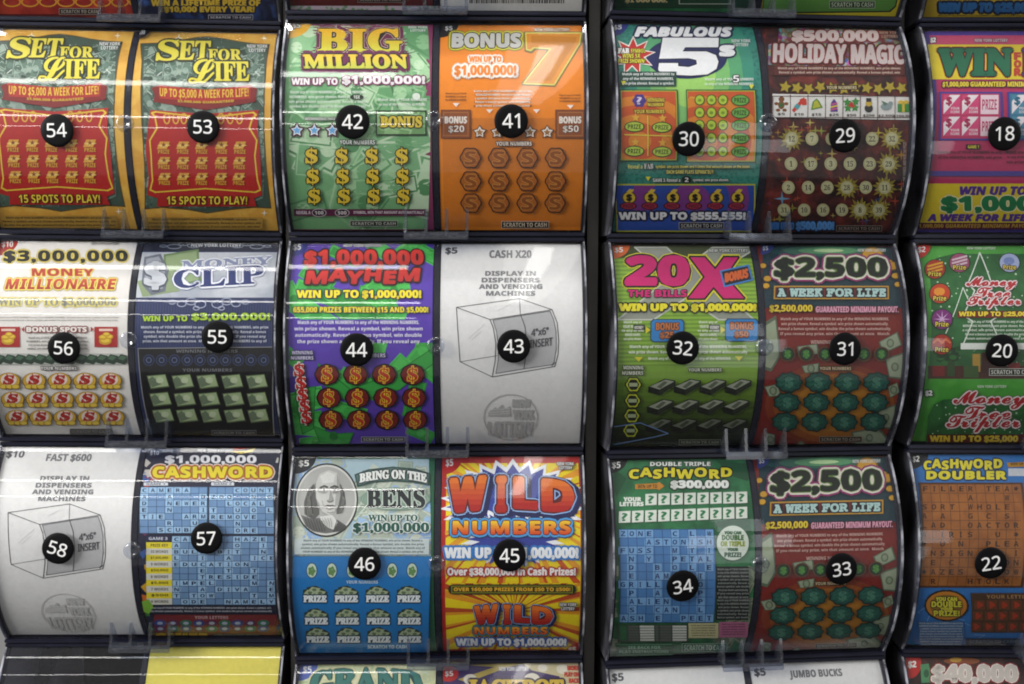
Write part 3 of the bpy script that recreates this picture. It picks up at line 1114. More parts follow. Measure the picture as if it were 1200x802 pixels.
for x in (135, 164, 190, 310, 340, 370):
    k.ring('play_area', x, 400, 11, 18, 4, '#dcae3a')
for j, y in enumerate((492, 542, 594)):
    for x in (125, 187, 248, 312, 372):
        x += (x - 250) * (-.01 * j)
        k.poly('play_area', [(x - 22, y + 6), (x - 12, y - 18), (x + 20, y - 18), (x + 10, y + 6)], '#d99f3c', 0)
        k.poly('play_area', [(x - 20, y - 6), (x + 2, y - 14), (x + 22, y - 6), (x - 2, y + 2)], '#e8c36a', .5)
        k.star('play_area', x, y - 8, 9, '#8a4a1c', 5, up=.5)
        k.text('play_area', 'PRIZE', x - 18, y + 8, x + 18, y + 21, '#dcae3a', res=1)
        k.lv -= 1.5
k.up(2)
k.text('slogan_lettering', '15 SPOTS TO PLAY!', 134, 653, 398, 681, '#efd53e', out=[('#5c100c', 3)])
k.fine("fine_print", 70, 726, 448, 764, 3, "#1c150a", "#b58c34")
k.badge('$30', 30, 100, 46, '#1c1c1c')
set53 = k.done()
copy_thing(set53, card_frame(1, 1, 0), 'gold bordered ticket SET FOR LIFE with red play panel under sticker 54')

k = Sheet((2, 1, 0), 325, 0, 2.814, 'green ticket BIG MILLION with purple border and gold dollar signs', base='#86305c')
k.rect('artwork', 46, 86, 496, 756, '#7ab47c')
k.bills('artwork', 46, 86, 496, 756, 64, GREENS, (170, 76))
k.badge('$5', 40, 68, 72, '#e2aa2c', rim='#1e1608', tx=(50, 76, 76, 96))
o = [('#6b1f4c', 17), ('#d6c0b0', 6), ('#231410', 4.5)]
k.rect('title_lettering', 90, 186, 430, 238, '#6b1f4c')
k.text('title_lettering', 'BIG', 138, 99, 408, 176, '#d9d23c', 's', out=o, bold=4, grad='#efba2a')
k.text('title_lettering', 'MILLION', 94, 187, 426, 230, '#c9cc4a', 's', out=[('#6b1f4c', 13), ('#231410', 4.5)], bold=3, skew=-.1, grad='#efc83a')
k.lottery(432, 88, 494, 108, lines=2)
k.text('prize_lettering', 'WIN UP TO', 54, 264, 200, 284, '#f4eef0', out=[('#7a2458', 4)], bold=1)
k.text('prize_lettering', '$1,000,000!', 216, 257, 480, 285, '#f4eef0', out=[('#7a2458', 4.5)], bold=1.5)
k.fine('fine_print', 40, 302, 302, 362, 4, '#e9f0e6')
k.fine('fine_print', 330, 326, 486, 356, 2, '#e9f0e6')
k.ell('fine_print', 452, 322, 13, 11, '#e4ece0')
k.ell('fine_print', 262, 324, 22, 9, '#20301f')
k.text('fine_print', '10X', 252, 318, 272, 330, '#e9f0e6', res=1)
k.frame('bonus_panel', 322, 366, 485, 446, 5, '#213a22')
k.rect('bonus_panel', 327, 371, 480, 441, '#7aa96c')
k.bills('bonus_panel', 327, 371, 480, 441, 6, ['#8db97f', '#6f9c63', '#9cc48e'], (120, 60))
k.text('bonus_panel', 'BONUS', 338, 386, 468, 419, '#dcc23c', 's', out=[('#1e2414', 4)], bold=2)
k.text('play_area', 'WINNING NUMBERS', 96, 388, 242, 398, '#e9f0e6', out=[('#27402a', 2)], res=1)
for x in (72, 127, 184, 240):
    k.star('play_area', x, 430, 27, '#50203a', rot=-90, inner=.6, up=.5)
    k.star('play_area', x, 430, 20, '#f0f4f8', inner=.5, up=.5)
    k.star('play_area', x, 430, 14, '#6fb0e6', inner=.5, up=.5)
    k.lv -= 1
k.up(2)
k.text('play_area', 'YOUR NUMBERS', 208, 460, 320, 474, '#f0f4ee', out=[('#27402a', 2.5)], res=1)
for j, y in enumerate((512, 577, 642)):
    for i in range(4):
        x = 118 + 96 * i + j * 3.5
        k.line('play_area', [(x, y - 28), (x, y + 28)], 9, '#16180c')
        k.text('play_area', 'S', x - 18, y - 21, x + 18, y + 21, '#e5c537', 's', out=[('#16180c', 3.5)], bold=2)
        k.line('play_area', [(x, y - 27), (x, y + 27)], 3.6, '#e5c537')
        k.lv -= 4
k.up(5)
k.rect('banner', 58, 684, 486, 707, '#5a1840')
k.text('banner', 'REVEAL A', 66, 690, 112, 701, '#f0e4ea', res=1)
k.text('banner', 'SYMBOL, WIN THAT AMOUNT AUTOMATICALLY', 252, 690, 482, 701, '#f0e4ea', res=1)
for x, t in ((140, '100'), (215, '500')):
    k.ell('banner', x, 696, 24, 14, '#141214')
    k.ring('banner', x, 696, 24, 14, 2.5, '#cbb8c4')
    k.text('banner', t, x - 14, 690, x + 14, 702, '#f0e4ea', res=1)
k.scratch(240, 722, 397, 742, '#1d2a1c')
k.done()

k = Sheet((2, 1, 1), 505, 0, 2.814, 'orange ticket BONUS 7 with a tall gold seven', base='#f08a1a')
k.rect('artwork', 46, 390, 492, 748, '#d97c1c')
k.badge('$5', 32, 76, 60, '#171310', tx=(48, 86, 72, 104))
k.text('title_lettering', 'BONUS', 74, 114, 294, 160, '#c9c9c4', out=[('#8e8418', 11), ('#d8d23c', 8), ('#4c4416', 4)], bold=3)
seven = [(312, 112), (494, 112), (486, 150), (402, 284), (304, 280), (392, 166), (338, 163), (328, 172), (314, 168)]
k.line('title_lettering', seven + [seven[0]], 11, '#7d6c14')
k.poly('title_lettering', seven, '#e39328')
k.poly('title_lettering', [(330, 120), (478, 126), (474, 144), (392, 272), (330, 270), (420, 150), (330, 146)], '#cf8420')
k.line('title_lettering', seven + [seven[0]], 4, '#ded45a')
k.lottery(342, 95, 456, 105, '#f6ead8', '#8a5412')
k.text('prize_lettering', 'WIN UP TO', 130, 192, 232, 210, '#f08a2c', out=[('#f3ece2', 6)], bold=1)
k.text('prize_lettering', '$1,000,000!', 84, 222, 280, 258, '#ee8a2e', out=[('#d2c0a8', 9), ('#f5f0e8', 7)], bold=1.5)
k.fine('fine_print', 146, 300, 330, 358, 5, '#4a2a10')
k.fine('fine_print', 146, 300, 330, 358, 5, '#fbf0de')
k.fine('fine_print', 55, 308, 124, 338, 3, '#5a3412')
k.fine('fine_print', 418, 314, 486, 342, 3, '#5a3412')
for x, y in ((90, 348), (453, 354), (196, 368), (345, 368)):
    k.poly('fine_print', [(x - 11, y - 5), (x + 11, y - 5), (x, y + 7)], '#f6ede0', 0)
k.up()
for x0, t in ((42, '$20'), (405, '$50')):
    k.rect('bonus_panel', x0, 364, x0 + 95, 455, '#6e3a18')
    k.rect('bonus_panel', x0 + 3, 367, x0 + 92, 452, '#8f4c22')
    k.frame('bonus_panel', x0 + 8, 372, x0 + 87, 447, 2, '#b8763c')
    k.text('bonus_panel', 'BONUS', x0 + 13, 386, x0 + 82, 407, '#f0e6dc', res=1, bold=1)
    k.text('bonus_panel', t, x0 + 24, 414, x0 + 74, 438, '#f0e6dc', out=[('#5c2e12', 2)])
    k.lv -= 4
k.up(5)
for x in (165, 220, 325, 379):
    k.star('play_area', x, 435, 24, '#5c3414', inner=.58, up=.5)
    k.star('play_area', x, 435, 19, '#f2e8dc', inner=.55, up=.5)
    k.star('play_area', x, 436, 12, '#a0703c', inner=.5, up=.5)
    k.lv -= 1
k.up(2)
k.text('play_area', 'YOUR NUMBERS', 217, 465, 330, 478, '#fbf2e6', out=[('#5a3414', 3)], res=1)
for j, y in enumerate((517, 592, 664)):
    for i in range(4):
        x = 135 + 90.5 * i
        k.scallop('play_area', x, y, 33, 34, '#3c2210', 6, .06, up=.5)
        k.scallop('play_area', x, y, 29, 30, '#b0611d', 6, .06, up=.5)
        k.text('play_area', 'S', x - 18, y - 21, x + 18, y + 21, '#93501a', 'b', out=[('#d9984a', 2)], bold=1.2)
        k.lv -= 2
k.up(3)
k.scratch(232, 724, 388, 749, '#241408', '#e8d8c0')
k.done()

k = Sheet((3, 1, 0), 700, 0, 2.7655, 'teal and green ticket FABULOUS 5s with a red starburst', base='teal_speckle')
for r, c in ((1, '#3c937b'), (.82, '#5cab77'), (.62, '#83c574'), (.4, '#a6db70')):
    k.ell('artwork', 300, 250, 205 * r, 250 * r, c, 28)
k.badge('$5', 42, 72, 60, '#2f3a86', tx=(54, 80, 80, 100))
k.text('title_lettering', 'FABULOUS', 124, 90, 434, 120, '#f2f2f4', 'i', out=[('#1b2148', 7)], bold=3)
k.ell('title_lettering', 290, 192, 128, 68, '#18205a', 36)
five = [(212, 126), (392, 126), (390, 158), (284, 158), (276, 172), (352, 172), (382, 184), (390, 205), (384, 228), (356, 246), (304, 250), (212, 246), (200, 232), (202, 210), (262, 210), (262, 220), (296, 223), (322, 214), (320, 200), (296, 194), (202, 196)]
k.line('title_lettering', five + [five[0]], 8, '#151b40')
k.poly('title_lettering', five, '#f4f4f6')
k.text('title_lettering', 'S', 396, 154, 440, 185, '#f2f2f4', out=[('#1b2148', 6)], bold=4)
k.lottery(434, 131, 494, 155, lines=2)
k.star('burst', 118, 186, 74, '#f0e8e0', 9, .55, 66)
k.star('burst', 118, 186, 66, '#c0281e', 9, .53, 58)
k.text('burst', 'FAB', 72, 162, 106, 178, '#f0ece8', 's', out=[('#1a1410', 3)], bold=1)
for t, x0, y0, x1, y1 in (('SYMBOL', 112, 164, 158, 177), ('WINS 5X', 86, 180, 142, 194), ('PRIZE SHOWN!', 74, 197, 158, 211)):
    k.text('burst', t, x0, y0, x1, y1, '#ece23c', out=[('#4a2208', 2)], res=1)
k.fine('fine_print', 84, 240, 254, 284, 3, '#eef2ee', '#22463c')
k.fine('fine_print', 346, 256, 502, 286, 2, '#eef2ee')
k.text('fine_print', '5', 436, 250, 456, 272, '#f6f6f6', out=[('#14201c', 3)])
for x, y in ((92, 274), (494, 286), (168, 574)):
    k.poly('fine_print', [(x - 8, y - 6), (x + 8, y - 6), (x, y + 8)], '#e6dc30', 0)
k.up()


def swirl(part, x0, y0, x1, y1, a, b, cx, cy, n=6):
    k.rect(part, x0, y0, x1, y1, a)
    R = max(x1 - x0, y1 - y0)
    for i in range(n, 0, -1):
        pts = [(cx + R * i / n * 1.0 * math.cos(R_(t)), cy + R * i / n * .8 * math.sin(R_(t))) for t in range(0, 360, 12)]
        T = np.array([[(cx, cy), pts[j], pts[(j + 1) % 30]] for j in range(30)])
        B = np.concatenate([T, np.zeros(T.shape[:2] + (1,))], 2)
        B = cut(cut(cut(cut(B, 0, x0)[1], 0, x1)[0], 1, y0)[1], 1, y1)[0]
        k.add(part, B[..., :2], b if i % 2 else a)
        k.up(.5)


for nm, x0, y0, x1, y1 in (('left_panel', 84, 298, 258, 516), ('right_panel', 290, 298, 505, 520)):
    nm = 'game_panel'
    k.rect(nm, x0 - 3, y0 - 3, x1 + 3, y1 + 3, '#1c3a2c')
    k.rect(nm, x0, y0, x1, y1, '#9ab83c')
    swirl(nm, x0 + 3, y0 + 3, x1 - 3, y1 - 3, '#cf5a2a', '#e0882c', x0 + 60, y1 - 60)
    k.lv -= 4
k.up(5)
k.scallop('game_panel', 142, 330, 20, 20, '#4a3a8c', 6, .08)
k.text('game_panel', '?', 134, 318, 150, 342, '#e8d8f0')
k.text('game_panel', 'WINNING', 166, 322, 220, 334, '#f0dc4a', out=[('#5a2410', 2)], res=1)
k.text('game_panel', 'NUMBER', 168, 337, 218, 348, '#f0dc4a', out=[('#5a2410', 2)], res=1)
k.text('game_panel', 'YOUR NUMBERS', 126, 358, 220, 370, '#f0dc4a', out=[('#5a2410', 2)], res=1)
k.line('game_panel', [(168, 378), (168, 500)], 3, '#e8d84a')
k.line('game_panel', [(96, 436), (246, 440)], 3, '#e8d84a')


def oval(x, y, rx=31, ry=17, f='#b9d24a', e='#2c4a1c', t='#2a3a14'):
    k.ell('game_panel', x, y, rx, ry, e, up=.5)
    k.ell('game_panel', x, y, rx - 3, ry - 3, f, up=.5)
    k.text('game_panel', 'PRIZE', x - rx * .66, y - ry * .42, x + rx * .66, y + ry * .42, t, res=1)
    k.lv -= 2


for x, y in ((127, 411), (212, 413), (126, 487), (212, 489)):
    k.star('game_panel', x + (2 if x > 200 else 4), y - 28, 14, '#e6b03c', up=0)
    oval(x, y)
for y in (328, 367, 406, 446, 488):
    for x in (330, 367, 403):
        k.ell('game_panel', x, y, 16, 17, '#3c5a1c', up=.5)
        k.ell('game_panel', x, y, 13, 14, '#b5cf3e', up=.5)
        k.ell('game_panel', x, y + 1, 6, 5, '#7d9a28', up=.5)
        k.lv -= 1.5
    oval(458, y + 1, 29, 18, '#6fb04a')
k.up(3)
k.text('game_panel', 'PLAY BY PLAY', 298, 318, 314, 324, '#f0dc4a', res=1)
k.text('note_lettering', 'Reveal a', 106, 528, 150, 542, '#ece06a', res=1)
k.text('note_lettering', 'FAB', 156, 526, 184, 542, '#f2f2ee', 's', out=[('#14201c', 2)])
k.text('note_lettering', 'symbol, win price shown and 5 times that amount shown on the ticket', 192, 530, 488, 543, '#ece06a', out=[('#1c3a2c', 2)], res=1)
k.text('note_lettering', 'EACH GAME PLAYS SEPARATELY!', 226, 546, 374, 558, '#ece06a', out=[('#1c3a2c', 2)], res=1)
k.text('note_lettering', 'GAME 3: Reveal a', 182, 572, 268, 584, '#f0f2ee', out=[('#1c3a2c', 2)], res=1)
k.ell('note_lettering', 288, 577, 15, 12, '#14201c')
k.text('note_lettering', '2', 282, 570, 294, 584, '#f0f2ee')
k.text('note_lettering', 'symbol, win prize shown.', 308, 573, 422, 584, '#f0f2ee', out=[('#1c3a2c', 2)], res=1)
k.rect('bonus_strip', 62, 590, 506, 748, '#b9b83c')
k.rect('bonus_strip', 66, 595, 502, 743, '#2a55b4')
swirl('bonus_strip', 66, 595, 502, 676, '#2848a0', '#7a3486', 300, 640, 7)
for i, x in enumerate((106, 174, 244, 314, 383, 450)):
    k.ell('bonus_strip', x, 634, 23, 20, '#4a3208', up=.5)
    k.ell('bonus_strip', x, 634, 19, 17, '#d9b83a', up=.5)
    k.poly('bonus_strip', [(x - 9, 617), (x + 2, 606), (x + 16, 608), (x + 9, 618)], '#d9b83a', .5)
    k.text('bonus_strip', '$', x - 8, 623, x + 8, 646, '#2c2208', bold=1.5)
    k.ell('bonus_strip', x - 4, 661, 27, 13, '#2c0a1a', up=.5)
    k.ell('bonus_strip', x - 4, 661, 23, 10, '#a82848', up=.5)
    k.text('bonus_strip', 'PRIZE', x - 20, 656, x + 12, 667, '#3a0a18', res=1)
    k.lv -= 4.5
k.up(5)
k.text('bonus_strip', 'WIN UP TO $555,555!', 72, 682, 476, 709, '#f0f2f6', out=[('#141a40', 6)], bold=1.5)
k.scratch(262, 715, 408, 738, '#101430')
k.done()

k = Sheet((3, 1, 1), 880, 0, 2.7655, 'dark red sparkling ticket HOLIDAY MAGIC with a strip of small holiday pictures', base='starry_red')
g = k.rng
for i in range(70):
    x, y = g.uniform(60, 500), g.uniform(395, 740)
    k.star('artwork', x, y, g.uniform(4, 20), g.choice(['#a8442c', '#b8862a', '#7a2a22', '#9a9a3a', '#3a4a7a', '#c8b060', '#802c50']), 4, .22, up=.1)
for x, y, r in ((105, 640, 26), (410, 430, 20), (400, 680, 30), (330, 600, 26)):
    k.star('artwork', x, y, r, '#6f9cc0' if x < 200 else '#b5a03a', 4, .2)
k.poly('foil_banner', [(92, 92), (420, 92), (440, 130), (500, 140), (503, 218), (250, 232), (62, 216), (60, 150), (90, 140)], 'holo_foil')
k.text('title_lettering', '$500,000', 136, 101, 410, 142, '#d9c4c0', out=[('#7d1f1c', 5)], bold=3)
k.text('title_lettering', 'HOLIDAY MAGIC', 78, 150, 490, 210, '#cdbebc', 'b', out=[('#3f1412', 7), ('#8a2c28', 3)], bold=2.5, tilt=.012)
k.lottery(416, 103, 482, 126, '#c8a08c', lines=2)
k.fine('fine_print', 84, 222, 490, 249, 2, '#d2b8a8', '#57201c')
for i in range(11):
    k.star('star_row', 117 + 36.5 * i, 287 + (i % 3) * 3, 23, '#4a3a10', inner=.55, rot=-80 + 11 * i, up=0)
k.up(.5)
for i in range(11):
    k.star('star_row', 117 + 36.5 * i, 287 + (i % 3) * 3, 19, '#ab962c', inner=.5, rot=-80 + 11 * i, up=0)
k.up()
k.rect('star_row', 240, 281, 346, 296, '#3a2010')
k.text('star_row', 'YOUR NUMBERS', 246, 284, 340, 294, '#d8c89a', res=1)
k.poly('picture_strip', [(78, 309), (300, 313), (515, 319), (515, 390), (300, 387), (78, 382)], '#e2e0dc')
for i, (c, d, t) in enumerate((('#7a4a22', '#2c6a30', '$5'), ('#c83a2c', '#4aa0a8', '$10'), ('#b9b83a', '#5a8a2a', '$15'), ('#c85a8a', '#5a3a8a', '$25'), ('#3a8a3a', '#c03028', '$50'), ('#c8a83a', '#2a2a2a', '$200'), ('#8a9a9a', '#5a7a6a', '$2,500'), ('#3a8a3a', '#d8b83a', '$100,000'))):
    x, y = 106 + 54.4 * i, 342 + i * .9
    if i:
        k.line('picture_strip', [(x - 27, 311 + i * .9), (x - 27, 384 + i * .9)], 2, '#5a2a24', 0)
    if i == 0:
        k.ell('picture_strip', x, y - 16, 9, 9, c, up=0)
        k.ell('picture_strip', x, y + 2, 10, 13, c, up=0)
        for a, b in ((-15, -2), (15, -2), (-10, 18), (10, 18)):
            k.ell('picture_strip', x + a, y + b, 7, 5, c, up=0)
        k.up(.5)
        k.ell('picture_strip', x, y + 2, 5, 7, d)
    elif i == 1:
        k.line('picture_strip', [(x - 16, y + 18), (x + 8, y - 10), (x + 16, y - 14), (x + 17, y - 2)], 9, c)
        k.line('picture_strip', [(x - 8, y + 9), (x - 3, y + 3)], 8, d)
    elif i == 2:
        k.poly('picture_strip', [(x - 17, y + 16), (x - 12, y - 10), (x, y - 20), (x + 8, y - 12), (x + 20, y + 8)], d, .5)
        k.poly('picture_strip', [(x - 12, y + 11), (x - 8, y - 8), (x, y - 15), (x + 5, y - 9), (x + 14, y + 6)], c)
    elif i == 3:
        k.poly('picture_strip', [(x - 11, y + 20), (x - 9, y - 8), (x, y - 20), (x + 9, y - 8), (x + 12, y + 20)], d, .5)
        for q in (-2, 6, 14):
            k.line('picture_strip', [(x - 9, y + q), (x + 9, y + q - 4)], 4, '#e0c03a' if q == 6 else c, 0)
        k.up()
    elif i == 4:
        for a, b in ((-13, -10), (13, -12), (-11, 8), (11, 7)):
            k.star('picture_strip', x + a, y + b, 14, c, 5, .5, up=0)
        k.up(.5)
        for a, b in ((-4, 0), (5, 2), (0, -6)):
            k.ell('picture_strip', x + a, y + b, 5, 5, d, up=0)
        k.up()
    elif i == 5:
        k.ell('picture_strip', x, y + 8, 13, 13, d, up=.5)
        k.ell('picture_strip', x, y - 8, 10, 10, c, up=.5)
        k.rect('picture_strip', x - 8, y - 24, x + 8, y - 12, d)
    elif i == 6:
        k.ell('picture_strip', x, y + 2, 17, 11, c, up=.5)
        k.poly('picture_strip', [(x - 4, y), (x - 16, y - 18), (x + 6, y - 8)], d, .5)
        k.ell('picture_strip', x + 14, y - 8, 7, 7, c)
    else:
        k.rect('picture_strip', x - 18, y - 8, x + 18, y + 18, c, .5)
        k.rect('picture_strip', x - 4, y - 8, x + 4, y + 18, d, .5)
        k.ell('picture_strip', x - 8, y - 13, 9, 6, d, up=0)
        k.ell('picture_strip', x + 8, y - 13, 9, 6, d)
    w = 5 + 3.3 * len(t)
    k.text('picture_strip', t, x - w, y + 26, x + w, y + 35, '#4a3a34', res=1)
    k.lv -= 1
k.up(2)
k.frame('picture_strip', 78, 316, 514, 384, 2, '#4a2420')
for x, y in ((450, 449), (440, 527), (308, 602), (428, 602), (350, 675), (410, 675), (137, 449)):
    k.star('play_area', x, y, 44, '#8a7a2c', 8, .45, rot=10, up=.1)
    k.star('play_area', x, y, 34, '#b0a03c', 8, .5, rot=30, up=.1)
k.up()
for y, row in ((449, ((137, '12'), (200, '7'), (262, '5'), (325, '9'), (388, '22'), (450, '32'))), (527, ((134, '1'), (196, '17'), (258, '3'), (318, '15'), (380, '23'), (440, '29'))),
               (602, ((124, '2'), (186, '14'), (246, '26'), (308, '28'), (368, '30'), (428, '11'))), (675, ((108, '31'), (172, '10'), (232, '16'), (292, '19'), (350, '8'), (410, '39')))):
    for x, t in row:
        k.ell('play_area', x, y, 20, 21, '#bdb98a', up=.5)
        k.ell('play_area', x, y, 14, 15, '#c9c69c', up=.5)
        w = 5 * len(t)
        k.text('play_area', t, x - w, y - 9, x + w, y + 9, '#3a3420', 's', res=1)
        k.lv -= 2
k.up(3)
k.text('prize_lettering', 'WIN UP TO', 62, 716, 138, 740, '#3c80c8', 'i', out=[('#10203a', 4)], bold=1)
k.text('prize_lettering', '$500,000!', 146, 714, 266, 744, '#5a9ade', 'i', out=[('#10203a', 5)], bold=2)
k.scratch(274, 726, 422, 746, '#201010', '#9a8a80')
k.text('side_lettering', 'MATCH ONE SYMBOL AND WIN THE PRIZE', 402, 530, 570, 540, '#a89a90', res=1, warp=lambda r: np.stack([490 + (r[..., 1] - 535), 535 - (r[..., 0] - 486) * .9], -1))
k.done()

k = Sheet((4, 1, 0), 1040, 0, 2.7655, 'pink and purple ticket reading WIN FOR LIFE with a yellow band', base='#4d3d92')
k.rect('artwork', 138, 116, 552, 592, '#b82f60')
k.rect('artwork', 138, 116, 552, 146, '#c44a6e')
k.text('price_badge', '$2', 142, 124, 158, 142, '#f0f0ee', out=[('#3a1030', 3)], bold=1)
k.lottery(284, 128, 390, 139, '#e0c8d0', '#7a1c40')
k.poly('title_lettering', [(132, 148), (560, 148), (560, 262), (150, 262)], '#dcc62c')
k.text('title_lettering', 'WIN', 170, 166, 400, 248, '#1f6a4a', 's', out=[('#a02a1c', 5), ('#14201a', 3)], bold=6)
k.text('title_lettering', 'LIFE', 440, 166, 552, 248, '#2c3c90', 's', out=[('#a02a1c', 5), ('#14201a', 3)], bold=5)
for i, t in enumerate('FOR'):
    k.text('title_lettering', t, 410, 176 + 26 * i, 430, 198 + 26 * i, '#b8402c', bold=2)
    k.lv -= 1
k.up()
k.text('prize_lettering', '$1,000,000 GUARANTEED MINIMUM PAYOUT', 184, 270, 545, 288, '#e8d43a', out=[('#5a1230', 4)], bold=.5, res=1)
for x0, c, c2 in ((172, '#463a90', '#bb3463'), (386, '#463a90', '#3a7a96')):
    k.rect('game_panel', x0, 302, x0 + 200, 454, c)
    k.rect('game_panel', x0 + 8, 308, x0 + 192, 448, c2)
    for j in range(2):
        for i in range(3):
            x, y = x0 + 16 + 58 * i, 312 + 68 * j
            if i < 2:
                k.rect('game_panel', x, y, x + 52, y + 60, '#d2467a' if x0 < 300 else '#4a8aa6', 0)
                k.up(.4)
                k.poly('game_panel', [(x, y + 60), (x, y + 20), (x + 20, y), (x + 52, y)], '#efe6ea', 0)
                k.up(.4)
                k.text('game_panel', '$', x + 8, y + 6, x + 26, y + 34, c2, bold=1)
                k.text('game_panel', 'YOUR', x + 22, y + 38, x + 50, y + 46, '#f0e6ea', res=1)
                k.text('game_panel', 'SCORE', x + 22, y + 49, x + 50, y + 57, '#f0e6ea', res=1)
                k.lv -= 3.8
            else:
                k.rect('game_panel', x, y, x + 56, y + 60, '#ecd2dc', 0)
                k.up(.4)
                k.text('game_panel', 'PRIZE', x + 5, y + 14, x + 51, y + 46, c2)
                k.lv -= 1.4
    k.up(1)
k.up(4)
k.rect('fine_print', 258, 466, 302, 482, '#2a1226')
k.text('fine_print', 'GAME 1', 264, 469, 298, 479, '#e6d43a', res=1)
k.fine('fine_print', 168, 484, 372, 516, 2, '#2c1024')
k.fine('fine_print', 382, 484, 545, 530, 3, '#2c1024')
k.rect('artwork', 120, 550, 552, 566, '#4d3d92')
k.poly('prize_banner', [(128, 590), (560, 590), (560, 718), (92, 718)], '#dac32c')
k.text('prize_banner', 'WIN UP TO', 238, 600, 446, 626, '#53308a', 'i', bold=2)
k.text('prize_banner', '$1,000', 178, 632, 468, 684, '#1f7a48', 'i', out=[('#e6e0b0', 4)], bold=4)
k.text('prize_banner', 'A WEEK FOR LIFE', 132, 690, 450, 712, '#53308a', 'i', bold=2)
k.rect('prize_banner', 84, 718, 560, 740, '#5a1a30')
k.text('prize_banner', '$1,000,000 GUARANTEED MINIMUM PAYOUT', 92, 722, 470, 737, '#c8a030', 'i', res=1)
k.done()

# ---- row 2 -------------------------------------------------------
k = Sheet((1, 2, 0), 0, 270, 3.0846, 'white ticket MONEY MILLIONAIRE with rows of gold coins', base='#e6e2dd')
k.badge('$10', -8, 34, 72, '#b02a24', tx=(6, 40, 46, 66))
k.text('title_lettering', '$3,000,000', 16, 76, 458, 122, '#22211e', 'i', out=[('#a88a20', 5.5), ('#ecd968', 4.2)], bold=2, track=.05)
k.text('title_lettering', 'MONEY', 118, 143, 336, 170, '#b5392a', 'b', out=[('#ead768', 4)], bold=1.5)
k.text('title_lettering', 'MILLIONAIRE', 24, 181, 416, 218, '#a02a1e', 'i', out=[('#7a5a18', 6), ('#ead768', 4.6)], bold=1.2, grad='#c8543a', track=.04)
k.text('prize_lettering', 'WIN UP TO $3,000,000', 0, 250, 414, 280, '#8c8c86', 's', out=[('#e6d878', 5)], bold=1)
k.text('state_lettering', 'NEW YORK LOTTERY', 330, 46, 430, 55, '#6a6a66', res=1)
k.fine('fine_print', -6, 314, 432, 334, 2, '#8a8680')
for x0 in (-4, 337):
    k.rect('bonus_panel', x0, 351, x0 + 80, 422, '#a81f1c')
    k.rect('bonus_panel', x0 + 16, 358, x0 + 64, 366, '#e8c8b8')
    for a, b, r in ((38, 400, 22), (30, 388, 15), (52, 386, 14), (42, 378, 13)):
        k.ell('bonus_panel', x0 + a, b, r, r * .62, '#c79a1c', up=.3)
        k.ell('bonus_panel', x0 + a, b - 2, r * .7, r * .36, '#e6c43a', up=.3)
k.text('bonus_panel', 'BONUS SPOTS', 100, 352, 310, 369, '#e9e2dc', out=[('#7a2c28', 4)], bold=1)
for x, d in ((92, -1), (324, 1)):
    k.poly('bonus_panel', [(x, 350), (x + 10 * d, 360), (x, 370)], '#a82c24', 0)
k.up()
k.fine('fine_print', 100, 384, 318, 434, 4, '#5a5450')
k.rect('play_area', -8, 444, 440, 482, '#b9bdb4')
for i in range(13):
    x = 4 + 36 * i
    k.poly('play_area', [(x - 22, 464), (x - 6, 446), (x + 20, 452), (x + 24, 468), (x + 6, 482), (x - 18, 476)], '#22382a', .2)
    k.poly('play_area', [(x - 16, 462), (x - 4, 450), (x + 16, 456), (x + 2, 468)], '#4a6a52', .2)
k.text('play_area', 'YOUR NUMBERS', 150, 489, 276, 501, '#f0ece8', out=[('#3a3a36', 3)], res=1)
for j, y in enumerate((540, 606, 672)):
    for i in range(5):
        x = 38 + 89 * i + j * 13 - j * i * 1.5
        k.ell('play_area', x, y, 42, 30, '#6a4c14', up=.4)
        k.ell('play_area', x, y - 1, 39, 28, '#d2a83a', up=.4)
        k.ell('play_area', x, y - 5, 28, 21, '#ecdcd2', up=.4)
        k.text('play_area', 'S', x - 19, y - 19, x + 14, y + 10, '#b02a24', 's', bold=2.5, skew=.2)
        k.line('play_area', [(x - 6, y - 24), (x + 2, y + 14)], 4, '#b02a24', .4)
        for a in (-18, 4, 24):
            k.ell('play_area', x + a, y + 20, 16, 9, '#8c6a18', up=.3)
            k.ell('play_area', x + a, y + 19, 13, 7, '#e2c24a', up=.3)
        k.lv -= 4.4
k.up(5)
k.scratch(252, 712, 404, 734, '#4a4844', '#8a8882')
k.done()

k = Sheet((1, 2, 1), 150, 270, 3.0846, 'navy and silver ticket MONEY CLIP with small banknotes on black', base='navy_pinstripe')
k.rect('artwork', 30, 36, 560, 78, '#1c2138')
for s in (-1, 1):
    for a, b, r in ((70, 0, 16), (105, -6, 12), (135, 4, 16), (170, 2, 9)):
        k.ring('artwork', 315 + s * a * 1.1, 56 + b, r * 1.6, r * .6, 3, '#9298a8', up=0)
k.up()
k.lottery(228, 48, 408, 61, '#e0e2e8', '#1c2138')
k.rect('artwork', 20, 82, 570, 248, 'silver_print')
k.poly('clip_picture', [(130, 90), (255, 70), (266, 190), (140, 215)], '#6f8a58')
k.poly('clip_picture', [(138, 97), (248, 78), (256, 184), (146, 206)], '#93a97a')
k.poly('clip_picture', [(40, 190), (150, 150), (190, 225), (60, 246)], '#8d9f76')
k.poly('clip_picture', [(62, 100), (120, 88), (150, 150), (140, 225), (90, 240), (56, 200)], '#6c727e')
k.poly('clip_picture', [(70, 108), (114, 98), (138, 150), (130, 215), (94, 228), (66, 195)], '#9da3ae')
k.text('clip_picture', '$', 66, 120, 142, 222, '#4a505c', bold=7)
k.text('clip_picture', '$', 66, 118, 140, 218, '#c9cdd4', bold=3)
k.text('title_lettering', 'MONEY', 196, 107, 516, 136, '#8a93b4', 's', out=[('#e8eaf0', 4)], bold=1.5, tilt=-.06)
